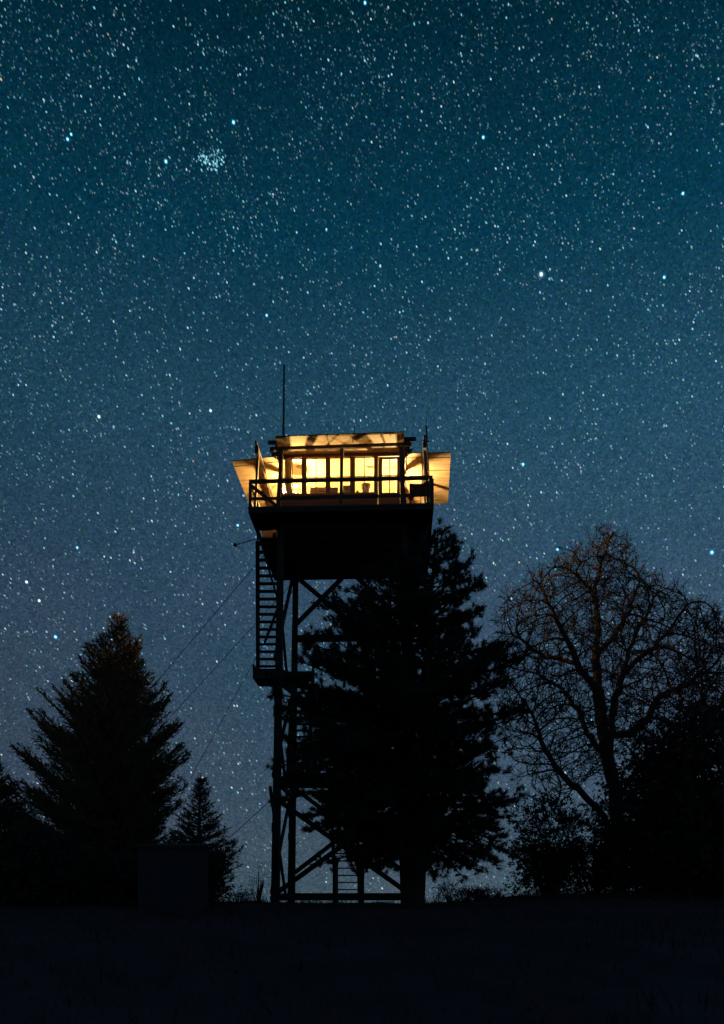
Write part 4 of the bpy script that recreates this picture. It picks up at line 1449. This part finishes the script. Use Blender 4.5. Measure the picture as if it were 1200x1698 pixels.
stops = [(0.0, (63, 82, 95)), (0.06, (61, 80, 95)), (0.138, (56, 77, 95)), (0.338, (48, 73, 94)), (0.5, (31, 70, 91)), (0.625, (6, 54, 74)), (0.738, (1, 36, 50)), (1.0, (1, 20, 29))]
el = cr.color_ramp.elements
el[0].position, el[0].color = stops[0][0], lin(stops[0][1])
el[1].position, el[1].color = stops[-1][0], lin(stops[-1][1])
for p, c in stops[1:-1]:
    e_ = el.new(p)
    e_.color = lin(c)
nt.links.new(sp.outputs['Z'], cr.inputs['Fac'])
# uneven airglow
nz = nt.nodes.new('ShaderNodeTexNoise')
nz.inputs['Scale'].default_value = 3.2
nz.inputs['Detail'].default_value = 3
nt.links.new(tc.outputs['Generated'], nz.inputs['Vector'])
ra_ = nt.nodes.new('ShaderNodeValToRGB')
ra_.color_ramp.elements[0].position, ra_.color_ramp.elements[0].color = 0.3, (0.76, 0.93, 0.93, 1)
ra_.color_ramp.elements[1].position, ra_.color_ramp.elements[1].color = 0.7, (1.26, 1.03, 1.05, 1)
nt.links.new(nz.outputs['Fac'], ra_.inputs['Fac'])
mx = nt.nodes.new('ShaderNodeMix')
mx.data_type = 'RGBA'
mx.blend_type = 'MULTIPLY'
mx.inputs['Factor'].default_value = 1.0
nt.links.new(cr.outputs['Color'], mx.inputs[6])
nt.links.new(ra_.outputs['Color'], mx.inputs[7])
# the glow is stronger towards the right
mr = nt.nodes.new('ShaderNodeMapRange')
mr.inputs['From Min'].default_value, mr.inputs['From Max'].default_value = -0.42, 0.30
mr.inputs['To Min'].default_value, mr.inputs['To Max'].default_value = 0.80, 1.20
nt.links.new(sp.outputs['X'], mr.inputs['Value'])
mz = nt.nodes.new('ShaderNodeMapRange')
mz.inputs['From Min'].default_value, mz.inputs['From Max'].default_value = 0.45, 0.68
mz.inputs['To Min'].default_value, mz.inputs['To Max'].default_value = 1.0, 0.45
nt.links.new(sp.outputs['Z'], mz.inputs['Value'])
pw = nt.nodes.new('ShaderNodeMath')
pw.operation = 'POWER'
nt.links.new(mr.outputs[0], pw.inputs[0])
nt.links.new(mz.outputs[0], pw.inputs[1])
vm = nt.nodes.new('ShaderNodeVectorMath')
vm.operation = 'SCALE'
nt.links.new(mx.outputs[2], vm.inputs[0])
nt.links.new(pw.outputs[0], vm.inputs['Scale'])
# unresolved stars: a fine, uneven grain in the glow
vo = nt.nodes.new('ShaderNodeTexVoronoi')
vo.inputs['Scale'].default_value = 560.0
nt.links.new(tc.outputs['Generated'], vo.inputs['Vector'])
sc_ = nt.nodes.new('ShaderNodeSeparateColor')
nt.links.new(vo.outputs['Color'], sc_.inputs[0])
g1 = nt.nodes.new('ShaderNodeMapRange')
g1.inputs['From Min'].default_value, g1.inputs['From Max'].default_value = 0.0, 1.0
g1.inputs['To Min'].default_value, g1.inputs['To Max'].default_value = 0.76, 1.26
nt.links.new(sc_.outputs[0], g1.inputs['Value'])
g2 = nt.nodes.new('ShaderNodeMix')
g2.data_type = 'RGBA'
g2.blend_type = 'OVERLAY'
g2.inputs['Factor'].default_value = 0.16
nt.links.new(vo.outputs['Color'], g2.inputs[7])
vm2 = nt.nodes.new('ShaderNodeVectorMath')
vm2.operation = 'SCALE'
nt.links.new(vm.outputs[0], vm2.inputs[0])
nt.links.new(g1.outputs[0], vm2.inputs['Scale'])
nt.links.new(vm2.outputs[0], g2.inputs[6])
nt.links.new(g2.outputs[2], bg.inputs['Color'])
bg.inputs['Strength'].default_value = 1.0

# ------------------------------------------------------------------ camera
cd = bpy.data.cameras.new('camera')
cam = bpy.data.objects.new('camera', cd)
COL.objects.link(cam)
cam.location = (0, 0, EYE)
cam.rotation_euler = (math.pi / 2, 0, 0)
cd.sensor_fit = 'HORIZONTAL'
cd.sensor_width = 24.0
cd.lens = F / 1200 * 24.0
cd.shift_y = (HOR - 849.0) / 1200.0
cd.clip_start = 0.1
cd.clip_end = 6000
scene.camera = cam
scene.render.resolution_x = 724
scene.render.resolution_y = 1024
scene.view_settings.view_transform = 'Standard'
scene.view_settings.look = 'None'
scene.view_settings.exposure = 0.0
scene.cycles.use_denoising = True
scene.cycles.use_light_tree = False
scene.cycles.max_bounces = 10
scene.cycles.diffuse_bounces = 6
scene.cycles.sample_clamp_indirect = 6.0
scene.cycles.transparent_max_bounces = 24
scene.cycles.caustics_reflective = False
scene.cycles.caustics_refractive = False
